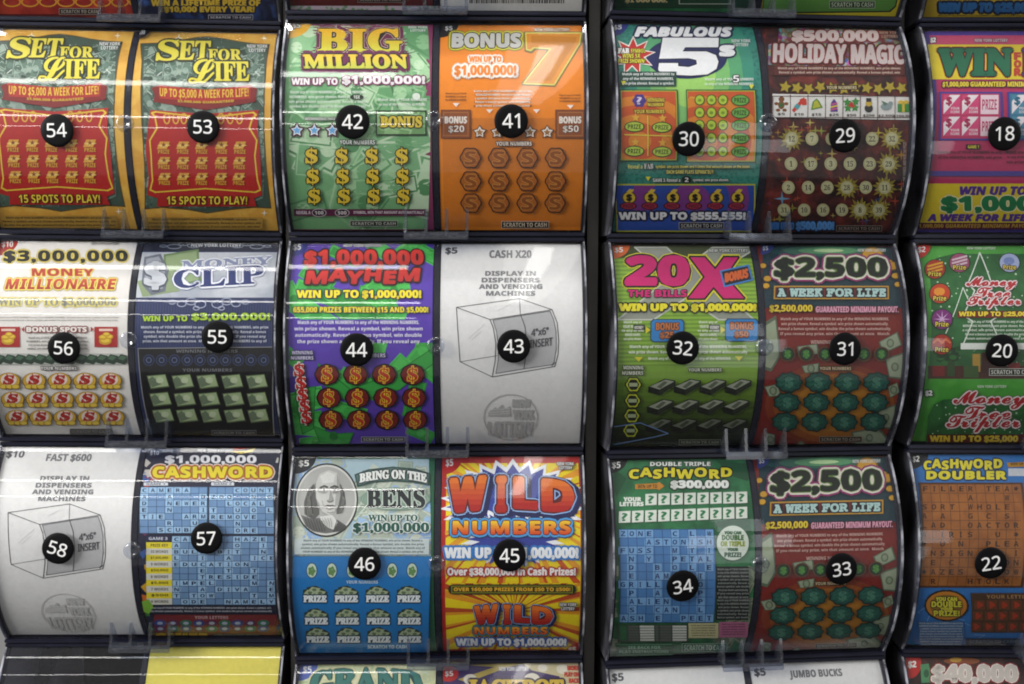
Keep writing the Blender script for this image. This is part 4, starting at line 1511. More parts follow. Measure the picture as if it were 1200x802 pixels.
k.text('title_lettering', 'CLIP', 170, 140, 486, 206, '#27356f', 's', out=[('#5a6690', 8), ('#eceef4', 6)], bold=2, tilt=-.06)
for s in (-1, 1):
    for a, b, r in ((30, 0, 16), (62, -10, 15), (95, -2, 13), (128, -8, 10), (44, 14, 9)):
        k.ring('artwork', 292 + s * a, 272 + b, r * 1.3, r * .9, 3.2, '#a9b0c8', up=0)
k.up()
k.text('prize_lettering', 'WIN UP TO', 62, 313, 216, 331, '#aed432', out=[('#14203a', 2.5)], bold=.8)
k.text('prize_lettering', '$3,000,000!', 232, 303, 506, 331, '#aed432', out=[('#14203a', 3)], bold=1)
k.fine('fine_print', 56, 346, 500, 410, 4, '#d4d8e4')
k.poly('play_area', [(44, 425), (522, 420), (530, 742), (86, 744)], '#8c8c90')
k.poly('play_area', [(47, 428), (519, 423), (526, 739), (89, 741)], '#131216')
k.text('play_area', 'WINNING NUMBERS', 178, 430, 392, 441, '#77787e', res=1)
for i in range(10):
    x = 83 + 44.5 * i
    k.ell('play_area', x, 467, 21, 21, '#2c3656', up=.4)
    k.ell('play_area', x, 467, 16, 16, '#161c34', up=.4)
    k.ring('play_area', x, 467, 10, 10, 3, '#5c6a92', up=.2)
    k.lv -= 1
k.up(1.5)
k.text('play_area', 'YOUR NUMBERS', 200, 496, 374, 507, '#77787e', res=1)
for j, y in enumerate((543, 606, 666)):
    for i in range(5):
        x = 115 + 86.5 * i + j * 8 - i * j * 1
        k.poly('play_area', [(x - 40, y - 22), (x + 26, y - 28), (x + 40, y + 18), (x - 26, y + 26)], '#5a6a4a', .4)
        k.poly('play_area', [(x - 36, y - 19), (x + 24, y - 25), (x + 36, y + 14), (x - 24, y + 21)], '#a9bd8f', .4)
        k.poly('play_area', [(x - 36, y - 8), (x - 20, y - 20), (x + 12, y + 8), (x - 22, y + 20)], '#6f7f66', .4)
        k.ell('play_area', x + 6, y - 6, 13, 11, '#c5d2ae', up=.4)
        k.lv -= 1.6
k.up(2)
k.scratch(302, 719, 463, 739, '#17161a', '#8f8f92')
k.done()

k = Sheet((2, 2, 0), 325, 270, 3.0264, 'purple and green ticket MAYHEM with red dollar octagons', base='#5a3cae')
BG = ['#3fae48', '#4dbf54', '#2f963c', '#58c860']
k.bills('artwork', 50, 48, 560, 320, 16, BG, (150, 62), seed=5)
k.bills('artwork', 50, 400, 560, 775, 17, BG, (120, 56), seed=9)
for pts in ([(70, 560), (140, 550), (130, 700), (90, 720)], [(130, 690), (200, 720), (270, 715), (250, 765), (150, 750)], [(150, 470), (260, 560), (420, 500), (540, 420), (545, 470), (430, 560), (260, 610), (150, 530)]):
    k.poly('artwork', pts, '#36a243')
    k.line('artwork', pts + [pts[0]], 3, '#1d7a30')
    cx, cy = sum(p[0] for p in pts) / len(pts), sum(p[1] for p in pts) / len(pts)
    k.ell('artwork', cx, cy, 15, 18, '#1d7a30')
k.badge('$5', 50, 46, 60, '#2b3280', tx=(58, 50, 84, 76))
k.lottery(234, 51, 370, 61, '#f0f0f0', '#2a3a5a')
k.text('title_lettering', '$1,000,000', 100, 74, 514, 136, '#b81f1c', 'b', out=[('#331012', 6)], bold=3, bounce=.04, grad='#e0382c', track=.03)
k.text('title_lettering', 'MAYHEM', 106, 142, 494, 194, '#b81f1c', 'b', out=[('#331012', 6.5)], bold=3, bounce=.16, skew=.15, grad='#d8322a')
k.text('prize_lettering', 'WIN UP TO $1,000,000!', 76, 219, 504, 249, '#f2e02c', 'b', out=[('#241a4a', 4)], bold=1.5)
k.text('prize_lettering', '655,000 PRIZES BETWEEN $15 AND $5,000!', 64, 277, 528, 299, '#f2e02c', 'b', out=[('#241a4a', 3)], bold=.5)
k.fine('fine_print', 66, 321, 510, 408, 4, '#f0eef6', font='b')
k.text('play_area', 'WINNING', 60, 427, 131, 439, '#d8d4ee', out=[('#241a4a', 3)], res=1)
k.text('play_area', 'NUMBERS', 57, 445, 134, 457, '#d8d4ee', out=[('#241a4a', 3)], res=1)
k.text('play_area', 'YOUR NUMBERS', 250, 436, 380, 449, '#d8d4ee', out=[('#241a4a', 3)], res=1)
for i, (x, y) in enumerate(((84, 492), (90, 536), (95, 577), (101, 617), (106, 657))):
    k.dollar('play_area', x + 3, y + 3, 31, 50, '#4a1416', '#4a1416', 3.4, 1.2)
    k.up(1)
    k.dollar('play_area', x, y, 31, 50, '#c4221c', '#f0e8e4', 2.8, 1.2)
    k.lv -= 1
k.up(3)
for j, y in enumerate((508, 588, 666)):
    for i in range(4):
        x = 180 + 98 * i + 6 * j
        k.scallop('play_area', x, y, 43, 37, '#1c0a0c', 8, .02, up=.4)
        k.scallop('play_area', x, y, 37, 32, '#741212', 8, .02, up=.4)
        k.dollar('play_area', x, y, 33, 56, '#b8321a', '#e8c430', 2.6, .8)
        k.lv -= .8
k.up(4)
k.scratch(298, 727, 452, 747, '#241a3c')
k.done()


def insert(place, price, name, label, faded=False):
    """white filler card: a line drawing of a dispenser and where the 4 by 6 inch insert goes"""
    global k
    k = Sheet((2, 2, 1), 505, 270, 3.0264, label, cat='display card', name='insert_card', base='#e4e3e2', group='white insert cards', place=place)
    ik = '#55555a'
    t = '#77777a'
    k.text('lettering', price, 53, 62, 53 + 21 * len(price), 89, ik, bold=.8)
    if name:
        k.text('lettering', name, 282 - 8.2 * len(name) - 8, 73, 282 + 8.2 * len(name) + 8, 101, t, bold=1)
    for s, x0, x1, y in (('DISPLAY IN', 195, 370, 150), ('DISPENSERS', 183, 383, 174), ('AND VENDING', 174, 392, 197), ('MACHINES', 199, 367, 221)):
        k.text('lettering', s, x0, y, x1, y + 16, t, bold=1)
        k.lv -= 1
    k.up()
    face = [(222, 322), (320, 306), (418, 291), (430, 320), (438, 360), (439, 420), (430, 474), (330, 489), (232, 505), (240, 460), (240, 400), (234, 360)]
    k.poly('drawing', face, '#b4b4b6')
    L = '#4a4a4e'
    for pts, w in (([(97, 278), (313, 247), (425, 286), (212, 320), (97, 278)], 2.4), ([(97, 278), (110, 465), (220, 517)], 2.4), ([(110, 465), (236, 444)], 1.8),
                   ([(212, 320), (224, 350), (232, 400), (230, 460), (220, 517)], 2.6), ([(220, 517), (434, 481), (445, 440), (447, 390), (442, 330), (425, 286)], 2.6),
                   (face + [face[0]], 2.0), ([(313, 247), (316, 304)], 1.6), ([(318, 306), (332, 345), (338, 400), (334, 450), (328, 490)], 2.4), ([(424, 479), (428, 470), (436, 468)], 2)):
        k.line('drawing', pts, w, L, .6)
    for a, b in (((140, 385), (195, 335)), ((150, 390), (182, 362)), ((238, 290), (282, 268))):
        k.line('drawing', [a, b], 1.2, '#b9b9bb', .3)
    k.text('drawing', '4"x6"', 354, 350, 412, 374, '#505054', 'h', bold=1, tilt=-.12)
    k.text('drawing', 'INSERT', 350, 386, 426, 413, '#505054', 'h', bold=1, tilt=-.12)
    gr = '#b3b2b2' if not faded else '#c4c3c2'
    k.ring('seal', 283, 660, 95, 84, 3.5, gr, 48)
    k.poly('seal', [(204, 655), (206, 640), (230, 622), (236, 632), (252, 612), (262, 630), (280, 618), (282, 655)], gr)
    for y in (632, 641, 649):
        k.line('seal', [(210, y), (280, y - 5)], 2, '#dcdbda', .3)
    k.text('seal', 'NEW', 290, 596, 350, 622, gr, bold=2)
    k.text('seal', 'YORK', 290, 632, 362, 666, gr, bold=2)
    k.text('seal', 'LOTTERY', 205, 674, 361, 716, gr, 'b', bold=2, warp=lambda r: np.stack([r[..., 0], r[..., 1] + np.where(r[..., 1] > 690, 1, 0) * (16 - ((r[..., 0] - 283) / 19.5) ** 2 * .55)], -1))
    return k.done()


insert((2, 2, 1), '$5', 'CASH X20', 'white insert card CASH X20 with a line drawing of a dispenser')
insert((1, 3, 0), '$10', 'FAST $600', 'white insert card FAST $600 with a line drawing of a dispenser', True)

k = Sheet((3, 2, 0), 700, 270, 2.9704, 'lime green ticket 20X THE BILLS with pink lettering', base='lime_stripes')
k.rect('artwork', 36, 46, 585, 100, '#39441f')
for i in range(16):
    k.rect('artwork', 36, 470 + 20 * i, 585, 490 + 20 * i, blend('#7fa834', '#12170c', min(1, (i / 13) ** 1.2)), 0)
k.up()
for pts in ([(130, 60), (240, 60), (310, 130), (400, 60), (560, 60), (380, 170), (540, 315), (420, 315), (310, 240), (200, 315), (80, 315), (250, 170)],):
    k.poly('artwork', pts, '#8f9488')
    k.line('artwork', pts + [pts[0]], 5, '#c4c8bc')
k.badge('$5', 52, 50, 62, '#d0622a', tx=(62, 60, 90, 82))
k.lottery(388, 66, 524, 78, '#e4e6de', '#20280f')
O = [('#d8d02c', 9), ('#17140f', 6)]
k.text('title_lettering', '20', 106, 96, 314, 194, '#c71a6c', 'b', out=O, bold=7)
X = [(322, 98), (372, 98), (408, 142), (440, 98), (488, 98), (440, 166), (506, 242), (436, 242), (402, 202), (370, 242), (316, 242), (372, 168)]
k.line('title_lettering', X + [X[0]], 18, '#d8d02c')
k.line('title_lettering', X + [X[0]], 11, '#17140f')
k.poly('title_lettering', X, '#c71a6c')
k.text('title_lettering', 'THE BILLS', 112, 214, 310, 237, '#c71a6c', 'b', out=[('#17140f', 3)], bold=1)
bt = [(430, 150), (520, 130), (532, 176), (442, 198)]
k.line('bonus_tag', bt + [bt[0]], 10, '#3f7fc4')
k.poly('bonus_tag', bt, '#1a1a24')
k.text('bonus_tag', 'BONUS', 442, 148, 520, 178, '#d8642a', 'b', bold=2, tilt=-.22)
k.text('prize_lettering', 'WIN UP TO $1,000,000!', 84, 262, 546, 288, '#e6da2a', 'b', out=[('#1a1a10', 5)], bold=2.5)
for x0, y0, t in ((192, 316, '$25'), (443, 314, '$50')):
    pts = [(x0, y0 + 8), (x0 + 8, y0), (x0 + 100, y0), (x0 + 108, y0 + 8), (x0 + 108, y0 + 64), (x0 + 100, y0 + 72), (x0 + 8, y0 + 72), (x0, y0 + 64)]
    k.line('bonus_panel', pts + [pts[0]], 5, '#142c4a')
    k.poly('bonus_panel', pts, '#2f7fc0')
    k.text('bonus_panel', 'BONUS', x0 + 16, y0 + 10, x0 + 92, y0 + 34, '#c0703c', out=[('#3a1c10', 2.5)], bold=.8)
    k.text('bonus_panel', t, x0 + 30, y0 + 40, x0 + 76, y0 + 64, '#c0703c', out=[('#3a1c10', 2.5)], bold=.8)
for x0 in (92, 345):
    k.fine('fine_print', x0, 318, x0 + 76, 388, 5, '#eef0e4', ragged=.2)
    k.rect('fine_print', x0 + 40, 332, x0 + 78, 350, '#1a2010')
    k.text('fine_print', 'MONEY', x0 + 44, 336, x0 + 74, 347, '#e6e6da', res=1)
for x, y in ((180, 350), (432, 350)):
    k.poly('fine_print', [(x - 7, y - 12), (x + 9, y), (x - 7, y + 12)], '#dcd02c', 0)
for x, y in ((150, 446), (487, 444)):
    k.poly('fine_print', [(x - 14, y - 6), (x + 14, y - 6), (x, y + 9)], '#dcd02c', 0)
k.up()
k.fine('fine_print', 104, 398, 530, 434, 2, '#f2f4ea')
k.fine('fine_print', 172, 438, 468, 454, 1, '#f2f4ea')
k.text('play_area', 'WINNING', 98, 469, 165, 481, '#dfe4d0', out=[('#2c3a14', 3)], res=1)
k.text('play_area', 'NUMBERS', 94, 487, 164, 499, '#dfe4d0', out=[('#2c3a14', 3)], res=1)
k.text('play_area', 'YOUR NUMBERS', 316, 477, 428, 488, '#dfe4d0', out=[('#2c3a14', 3)], res=1)
for x, y in ((131, 532), (127, 586), (123, 638), (117, 690)):
    k.scallop('play_area', x, y, 27, 27, '#1a200c', 6, .08, up=.4)
    k.scallop('play_area', x, y, 23, 23, '#b4bc30', 6, .08, up=.4)
    k.scallop('play_area', x, y, 18, 18, '#1c220e', 6, .05, up=.4)
    k.rect('play_area', x - 14, y - 6, x + 14, y + 6, '#a6b28c', .4)
    k.lv -= 1.6
k.up(2)
for j, y in enumerate((536, 604, 670)):
    for i in range(4):
        x = 226 + 86 * i - 6 * j
        c = ('#1a1f16', '#3a4232', '#9aa08e', '#5c6452') if j < 2 else ('#12160f', '#2a3024', '#6e7464', '#434a3a')
        k.poly('play_area', [(x - 46, y + 4), (x + 10, y - 24), (x + 46, y - 18), (x + 46, y - 2), (x - 8, y + 32), (x - 46, y + 22)], c[0], .4)
        k.poly('play_area', [(x - 40, y + 2), (x + 12, y - 21), (x + 42, y - 15), (x - 8, y + 12)], c[2], .4)
        k.poly('play_area', [(x - 18, y + 4), (x + 8, y - 16), (x + 20, y - 12), (x - 4, y + 8)], c[3], .4)
        for q in (8, 15, 22):
            k.line('play_area', [(x - 8, y + q + 6), (x + 44, y + q - 22)], 2, c[1], 0)
        k.up(.4)
        k.lv -= 1.6
k.up(2)
k.line('artwork', [(60, 676), (150, 662), (245, 700), (200, 712), (60, 740)], 3, '#6f90c8')
k.scratch(282, 722, 428, 742, '#14180f', '#8c9080')
k.done()

k = Sheet((3, 2, 1), 880, 270, 2.9704, 'red and teal ticket $2,500 A WEEK FOR LIFE under sticker 31', base='#7c2019')
k.poly('artwork', [(40, 50), (530, 60), (540, 275), (40, 275)], '#12323c')
for r, c in ((1, '#1a4a4a'), (.75, '#2f6a56'), (.5, '#5a9a6a'), (.25, '#b8d8a0')):
    k.ell('artwork', 270, 72, 210 * r, 26 * r, c, 24)
for r, c in ((1, '#86361a'), (.88, '#98501c'), (.74, '#a8681e'), (.58, '#b27622')):
    k.ell('artwork', 290, 610, 235 * r, 150 * r, c, 28)
for pts in ([(50, 330), (95, 300), (110, 440), (80, 490), (48, 480)], [(440, 390), (505, 355), (520, 400), (455, 430)], [(462, 445), (525, 425), (522, 515), (475, 510)], [(470, 540), (505, 525), (512, 560), (480, 580)],
            [(440, 620), (500, 600), (495, 690), (430, 680)], [(345, 700), (440, 680), (500, 750), (360, 752)], [(55, 540), (100, 530), (112, 572), (70, 575)], [(56, 700), (85, 708), (82, 750), (54, 748)], [(165, 405), (235, 395), (240, 430), (170, 440)], [(160, 740), (185, 738), (190, 756), (160, 756)], [(180, 470), (240, 460), (238, 490), (190, 495)]):
    k.poly('artwork', pts, '#5d6a55')
    cx, cy = sum(p[0] for p in pts) / len(pts), sum(p[1] for p in pts) / len(pts)
    k.poly('artwork', [(cx + (x - cx) * .86, cy + (y - cy) * .86) for x, y in pts], '#9aa58a')
    k.ell('artwork', cx, cy, 13, 15, '#66745c')
    k.ell('artwork', cx, cy, 8, 10, '#8d9a7e')
    k.lv -= 3
k.up(4)
for x, y, r in ((62, 175, 14), (58, 200, 13), (475, 120, 18), (490, 130, 20), (498, 165, 14), (45, 130, 12), (420, 92, 40), (505, 195, 12)):
    k.ell('artwork', x, y, r, r * .8, '#7d5a12', up=.3)
    k.ell('artwork', x, y - 1, r * .84, r * .64, '#c9982a', up=.3)
k.badge('$5', 36, 52, 44, '#2c3a80', tx=(42, 58, 60, 76))
k.lottery(370, 68, 468, 79, '#d8dcd8')
k.text('title_lettering', '$2,500', 86, 102, 468, 178, '#131c10', 'b', out=[('#8c2c66', 15), ('#ddd8c8', 9), ('#5a7a34', 3)], bold=3.2)
k.rect('title_lettering', 84, 200, 474, 246, '#b0862e')
k.rect('title_lettering', 89, 205, 469, 241, '#6b1d20')
for x0, x1, t in ((93, 128, 'A'), (134, 250, 'WEEK'), (258, 354, 'FOR'), (362, 465, 'LIFE')):
    k.poly('title_lettering', [(x0, 206), (x1, 206), (x1 + 4, 240), (x0 - 2, 240)], '#33181c')
    k.text('title_lettering', t, x0 + 5, 211, x1 - 4, 236, '#a9c8c4', 'm', bold=2.2, out=[('#14201c', 4)])
    k.lv -= 3
k.up(4)
k.text('prize_lettering', '$2,500,000', 72, 266, 214, 291, '#d8c02e', 'b', out=[('#4a1c10', 3)], bold=.8)
k.text('prize_lettering', 'GUARANTEED MINIMUM PAYOUT.', 226, 271, 506, 291, '#d99ab0', 'b', out=[('#4a1c20', 2)], bold=.6)
k.fine('fine_print', 100, 306, 482, 372, 4, '#d2b0a4')
k.text('play_area', 'WINNING NUMBERS', 210, 384, 350, 396, '#d2b0a4', res=1)
for x in (133, 195, 258, 322, 388, 448):
    k.ell('play_area', x, 430, 26, 25, '#241812', up=.4)
    k.ring('play_area', x, 430, 26, 25, 4, '#5c4020', up=.2)
    k.ell('play_area', x, 430, 17, 17, '#1c4a26', up=.2)
    k.text('play_area', '$', x - 9, 418, x + 9, 443, '#5fa04a', bold=1.5)
    k.lv -= 1.8
k.up(2)
k.text('play_area', 'YOUR NUMBERS', 240, 472, 345, 483, '#e0c8a0', out=[('#3a2410', 3)], res=1)
for j, y in enumerate((524, 592, 660)):
    for i in range(4):
        x = 136 + 98 * i - 8 * j + i * j * 1.2
        k.scallop('play_area', x, y, 45, 34, '#0f2a26', 9, .07, up=.4)
        k.scallop('play_area', x, y, 40, 29, '#1d5146', 9, .07, up=.4)
        k.scallop('play_area', x - 3, y - 2, 30, 22, '#276353', 7, .10, up=.4)
        for q in (-18, -6, 8):
            k.line('play_area', [(x - 26, y + q + 8), (x - 4, y + q - 4), (x + 24, y + q + 2)], 2.5, '#164038', 0)
        k.up(.4)
        k.text('play_area', '$', x - 12, y - 17, x + 14, y + 19, '#4f8672', 's', bold=1)
        k.lv -= 3
k.up(3.5)
k.scratch(236, 711, 384, 733, '#201410', '#a89a88')
wk31 = k.done()
copy_thing(wk31, card_frame(3, 3, 1), 'red and teal ticket $2,500 A WEEK FOR LIFE under sticker 33')

k = Sheet((4, 2, 0), 1040, 270, 2.9704, 'green holiday ticket Money Tree Tripler with a tree outline', base='holiday_green')
k.poly('artwork', [(146, 510), (160, 400), (158, 250), (150, 150), (170, 100), (230, 84), (560, 84), (560, 512)], 'snowy_green')
for i in range(90):
    k.ell('artwork', k.rng.uniform(160, 545), k.rng.uniform(90, 470), k.rng.uniform(1.5, 4), None, '#b9d4b4', 8, up=0)
k.up()
k.rect('artwork', 150, 470, 560, 514, '#4a2418')
for x, y, w, h, c in ((165, 470, 40, 35, '#7a1f1c'), (300, 430, 26, 60, '#b8903a'), (270, 470, 50, 40, '#3a5a28'), (420, 460, 40, 40, '#8a2420'), (330, 425, 40, 70, '#3c1a12'), (215, 425, 24, 80, '#2c4a22')):
    k.rect('artwork', x, y, x + w, y + h, c, .3)
for i in range(26):
    k.ell('artwork', 205 + k.rng.uniform(-28, 50), 430 + k.rng.uniform(-30, 30), 13, 8, k.rng.choice(['#1f4a20', '#2c6a2a', '#173a1a']), 8, up=.1)
k.line('artwork', [(265, 405), (300, 320), (268, 300), (305, 215), (282, 190), (322, 80), (362, 190), (345, 215), (390, 300), (360, 320), (400, 405)], 4, '#dfe8dc')
k.line('artwork', [(210, 360), (265, 205), (290, 260)], 3, '#dfe8dc')
k.line('artwork', [(268, 404), (550, 404)], 20, '#e6ebe4')
for x, y, c, c2, t in ((168, 140, '#a8321c', '#d8a02c', 1), (252, 117, '#9c4a6c', '#d8c0cc', 1), (187, 225, '#c0401c', '#e0902c', 1), (196, 313, '#7a2a74', '#d0a8d4', 1), (196, 398, '#a82c1c', '#d06a3a', 1), (424, 117, '#a8b4d8', '#7a8ac0', 1)):
    k.ell('ornament', x, y, 37, 36, '#1c3018', up=.3)
    k.ell('ornament', x, y, 34, 33, c, up=.3)
    if x == 252 or y == 140:
        for q in (-16, -4, 8):
            k.line('ornament', [(x - 24, y + q + 6), (x + 24, y + q - 8)], 6, c2, 0)
    elif y == 313:
        k.star('ornament', x, y, 30, c2, 8, .2, up=0)
    elif y == 398:
        k.line('ornament', [(x - 28, y - 6), (x - 14, y - 18), (x, y - 6), (x + 14, y - 18), (x + 28, y - 6)], 6, c2, 0)
    else:
        k.ell('ornament', x - 2, y - 6, 19, 14, c2, up=0)
    k.up(.4)
    k.text('ornament', 'Prize', x - 22, y + 8, x + 22, y + 25, '#ead24a', 'b', out=[('#3a200c', 3)], res=1)
    k.lv -= 2.2
k.up(3)


def tripler(lines, r):
    for s, x0, y0, x1, y1 in lines:
        k.text('title_lettering', s, x0, y0, x1, y1, '#b0262e', 'c', out=[('#501418', r + 1.2), ('#f0e4e4', r - .6)], bold=1.5)
        k.lv -= 1


tripler((('Money', 276, 170, 446, 212), ('Tree', 306, 205, 424, 240), ('Tripler', 280, 236, 460, 276)), 4.2)
k.up(2)
k.rect('prize_lettering', 246, 285, 500, 308, '#7c1f1c')
k.text('prize_lettering', 'WIN UP TO $25,000', 252, 288, 494, 305, '#efd23a', out=[('#3a140c', 3)], bold=1)
k.fine('fine_print', 262, 316, 490, 386, 5, '#e2ecdc', ragged=.1)
k.scratch(354, 478, 510, 502, '#1c1a14', '#d8dcd0')
k.badge('$2', 84, 54, 66, '#b82a24', tx=(106, 60, 132, 84))
k.text('price_badge', '$2', 137, 552, 160, 572, '#f0f0ee', out=[('#1f4a20', 3)], bold=1)
k.lottery(276, 62, 376, 71, '#e0ecd8')
k.text('state_lettering', 'NEW YORK LOTTERY', 314, 534, 412, 543, '#e0ecd8', res=1)
k.poly('artwork', [(130, 745), (138, 690), (146, 640), (165, 600), (200, 582), (560, 580), (560, 745)], 'snowy_green')
for i in range(60):
    k.ell('artwork', k.rng.uniform(150, 545), k.rng.uniform(590, 740), k.rng.uniform(1.5, 3.6), None, '#b9d4b4', 8, up=0)
k.up()
tripler((('Money', 232, 556, 478, 614), ('Tree', 258, 606, 424, 650), ('Tripler', 206, 638, 456, 696)), 5.5)
k.up(2)
k.rect('prize_lettering', 138, 704, 480, 740, '#5c1c18')
k.text('prize_lettering', 'WIN UP TO $25,000', 148, 709, 452, 734, '#e8c83a', out=[('#2c100a', 3)], bold=1.5)
k.done()

# ---- row 3 -------------------------------------------------------
k = Sheet((1, 3, 1), 150, 510, 2.7466, 'dark blue ticket $1,000,000 CASHWORD with three light blue letter grids', base='#1b1d38')
g = k.rng
for i in range(46):
    side = g.random() < .5
    x = g.uniform(56, 78) if side else g.uniform(462, 488)
    y = g.uniform(60, 640)
    a = g.uniform(0, 6.28)
    r = g.uniform(8, 20)
    k.poly('artwork', [(x + r * math.cos(a + q), y + r * math.sin(a + q) * (1 if j % 2 else .6)) for j, q in enumerate((0, 1.4, 3.0, 4.6))], g.choice(['#b8341f', '#d0a02a', '#3f7a3a', '#c8c4bc', '#2f5aa0', '#7a2c60', '#d8702a', '#1b1d38', '#1b1d38']), .05)
k.up()
k.poly('artwork', [(335, 42), (400, 30), (412, 40), (340, 52)], '#c02a22')
k.poly('artwork', [(325, 54), (380, 52), (412, 40), (400, 56), (360, 62)], '#d9c22c')
k.lottery(224, 44, 338, 55, '#e8e8ee')
k.text('price_badge', '$10', 72, 52, 100, 68, '#d8dce8', res=1)
k.text('title_lettering', '$1,000,000', 121, 68, 411, 97, '#eeeef2', 'b', out=[('#14163a', 4)], bold=1)
k.text('title_lettering', 'CASHWORD', 84, 106, 460, 141, '#f0dc2a', 'b', out=[('#e8e4e0', 9), ('#d0762a', 6.5), ('#7a4a14', 2.5)], bold=2.2, track=.03)
k.rect('artwork', 56, 157, 132, 167, '#d8dce4')
k.rect('artwork', 268, 157, 340, 167, '#d8dce4')
k.text('artwork', 'GAME 1', 64, 159, 122, 165, '#23284a', res=1)
k.text('artwork', 'GAME 2', 276, 159, 332, 165, '#23284a', res=1)
C, G2, I2, LT = '#6f93bd', '#3c5878', '#1a2c4a', '#9fc4e6'
k.crossword('letter_grid', 46, 172, 256, 318, ['CAMERA  ', 'A  A   B', 'D  NEWER', 'E  N   I', 'TIE  ARM', '   R  U ', '  SCUBA '], 8, C, G2, I2, LT)
k.lv -= 3
k.crossword('letter_grid', 262, 172, 464, 320, ['   COUNT', 'ZOO  N O', '  LOCAL ', 'T  U O L', 'REMOVE  ', '   N   E', '   ORE  '], 8, C, G2, I2, LT)
k.lv -= 3
k.crossword('letter_grid', 146, 327, 470, 541, ['CAR    HAZE ', 'A      O  I ', 'BULL BIT  N ', 'L  I  A  ICE', 'EDUCATION   ', '   E  T  T  ', '   TRESIDE  ', 'IMPEL    M N', 'N  A DIVA  E', 'T TOW    T M', ' ODE  NAMELY'], 12, C, G2, I2, LT)
k.rect('legend', 66, 326, 140, 342, '#20264a')
k.text('legend', 'GAME 3', 74, 330, 132, 339, '#d8dce8', res=1)
for i in range(10):
    y = 346 + 19.4 * i
    k.rect('legend', 66, y, 146, y + 19.4, '#e6d42e' if i % 2 == 0 else '#d8d8d0', .2)
    k.text('legend', ('PRIZE KEY', '10 WORDS', '$1,000,000', '9 WORDS', '$50,000', '8 WORDS', '$5,000', '7 WORDS', '$500', '6 WORDS')[i], 80, y + 5, 134, y + 14, '#3a3414', res=1)
    k.lv -= 1
k.up(1.5)
k.fine('fine_print', 64, 546, 466, 567, 2, '#c8ccd8')
k.scallop('artwork', 66, 546, 18, 22, '#7fb43a', 5, .1)
k.rect('your_letters', 86, 571, 478, 652, '#761a28')
k.frame('your_letters', 86, 571, 478, 652, 2, '#3a1018')
k.text('your_letters', 'YOUR LETTERS', 216, 576, 322, 586, '#c8a8b0', res=1)
for j, y in enumerate((600, 619)):
    for i in range(9):
        x = 106 + 41 * i
        k.ell('your_letters', x, y, 19, 11, ('#2a3a86', '#5c1a50', '#1f6a58')[(i + j) % 3], up=.3)
        k.ell('your_letters', x, y, 9, 5, '#aab4cc', up=.3)
        k.lv -= .6
k.up(1)
k.text('your_letters', 'WIN UP TO $1,000,000', 92, 634, 254, 652, '#d9a82a', 'i', out=[('#3a1008', 3)], bold=1)
k.rect('your_letters', 268, 636, 428, 650, '#2a2030')
k.text('your_letters', 'SCRATCH TO CASH', 276, 639, 420, 648, '#8a8a94', res=1)
k.done()

k = Sheet((2, 3, 0), 325, 515, 2.7944, 'blue and pale green ticket BRING ON THE BENS with an oval engraved portrait', base='#1f5f40')
k.rect('artwork', 58, 66, 496, 384, '#a9c2cc')
k.bills('artwork', 58, 66, 496, 384, 34, PALE + ['#9fbfe0', '#8fb0dc'], (120, 60))
k.badge('$5', 60, 60, 66, '#1c1f24', tx=(70, 70, 104, 94))
# oval portrait
k.ell('portrait', 163, 202, 102, 122, '#2a2c2c', 40)
k.ell('portrait', 163, 202, 97, 116, '#d7d7d2', 40)
k.ell('portrait', 163, 202, 92, 110, 'engraving', 40)
k.poly('portrait', [(82, 252), (110, 262), (150, 262), (200, 268), (232, 290), (215, 302), (190, 308), (160, 312), (125, 306), (98, 288)], '#6d6d6b')
k.poly('portrait', [(142, 258), (182, 252), (200, 276), (186, 300), (168, 292), (150, 276)], '#d9d9d6')
for pts in ([(122, 150), (104, 170), (92, 210), (94, 250), (124, 268), (142, 250), (140, 190)], [(208, 150), (222, 180), (226, 216), (212, 246), (196, 250), (196, 190)]):
    k.poly('portrait', pts, '#5b5b59')
for a in range(5):
    k.line('portrait', [(126 - a * 5, 160 + a * 9), (110 - a * 2, 200 + a * 6), (118 + a, 252)], 2, '#8c8c89', .1)
k.poly('portrait', [(128, 150), (140, 118), (168, 104), (196, 114), (208, 146), (208, 190), (202, 222), (188, 246), (172, 254), (154, 248), (138, 228), (130, 196)], '#c9c9c5')
k.poly('portrait', [(196, 116), (208, 146), (208, 190), (202, 222), (190, 244), (192, 200), (196, 160)], '#a3a3a0')
k.poly('portrait', [(134, 168), (148, 160), (166, 162), (168, 178), (150, 182), (138, 180)], '#a6a6a2')
k.poly('portrait', [(180, 162), (196, 160), (204, 168), (200, 180), (184, 180)], '#90908d')
k.poly('portrait', [(130, 196), (140, 214), (150, 240), (172, 254), (154, 248), (138, 228)], '#9c9c99')
k.poly('portrait', [(142, 126), (166, 110), (190, 120), (186, 146), (150, 148)], '#dcdcd8')
for x in (156, 189):
    k.line('portrait', [(x - 13, 163), (x, 157), (x + 11, 162)], 4, '#3c3c3a', .2)
    k.ell('portrait', x, 171, 8, 4.5, '#efefec', up=.2)
    k.ell('portrait', x, 171, 4, 4.4, '#222221', up=.2)
    k.line('portrait', [(x - 9, 168), (x, 165.5), (x + 8, 168)], 2, '#3c3c3a', .2)
    k.line('portrait', [(x - 7, 180), (x, 182), (x + 7, 180)], 1.4, '#7c7c79', .2)
k.poly('portrait', [(176, 166), (187, 202), (180, 210), (168, 208), (172, 198), (174, 182)], '#9a9a97')
k.line('portrait', [(166, 206), (172, 211), (180, 210), (186, 205)], 2.4, '#565654', .2)
k.line('portrait', [(158, 225), (168, 221), (175, 223), (183, 221), (191, 225)], 3, '#4c4846', .2)
k.line('portrait', [(164, 231), (175, 234), (186, 230)], 3, '#8a8583', .2)
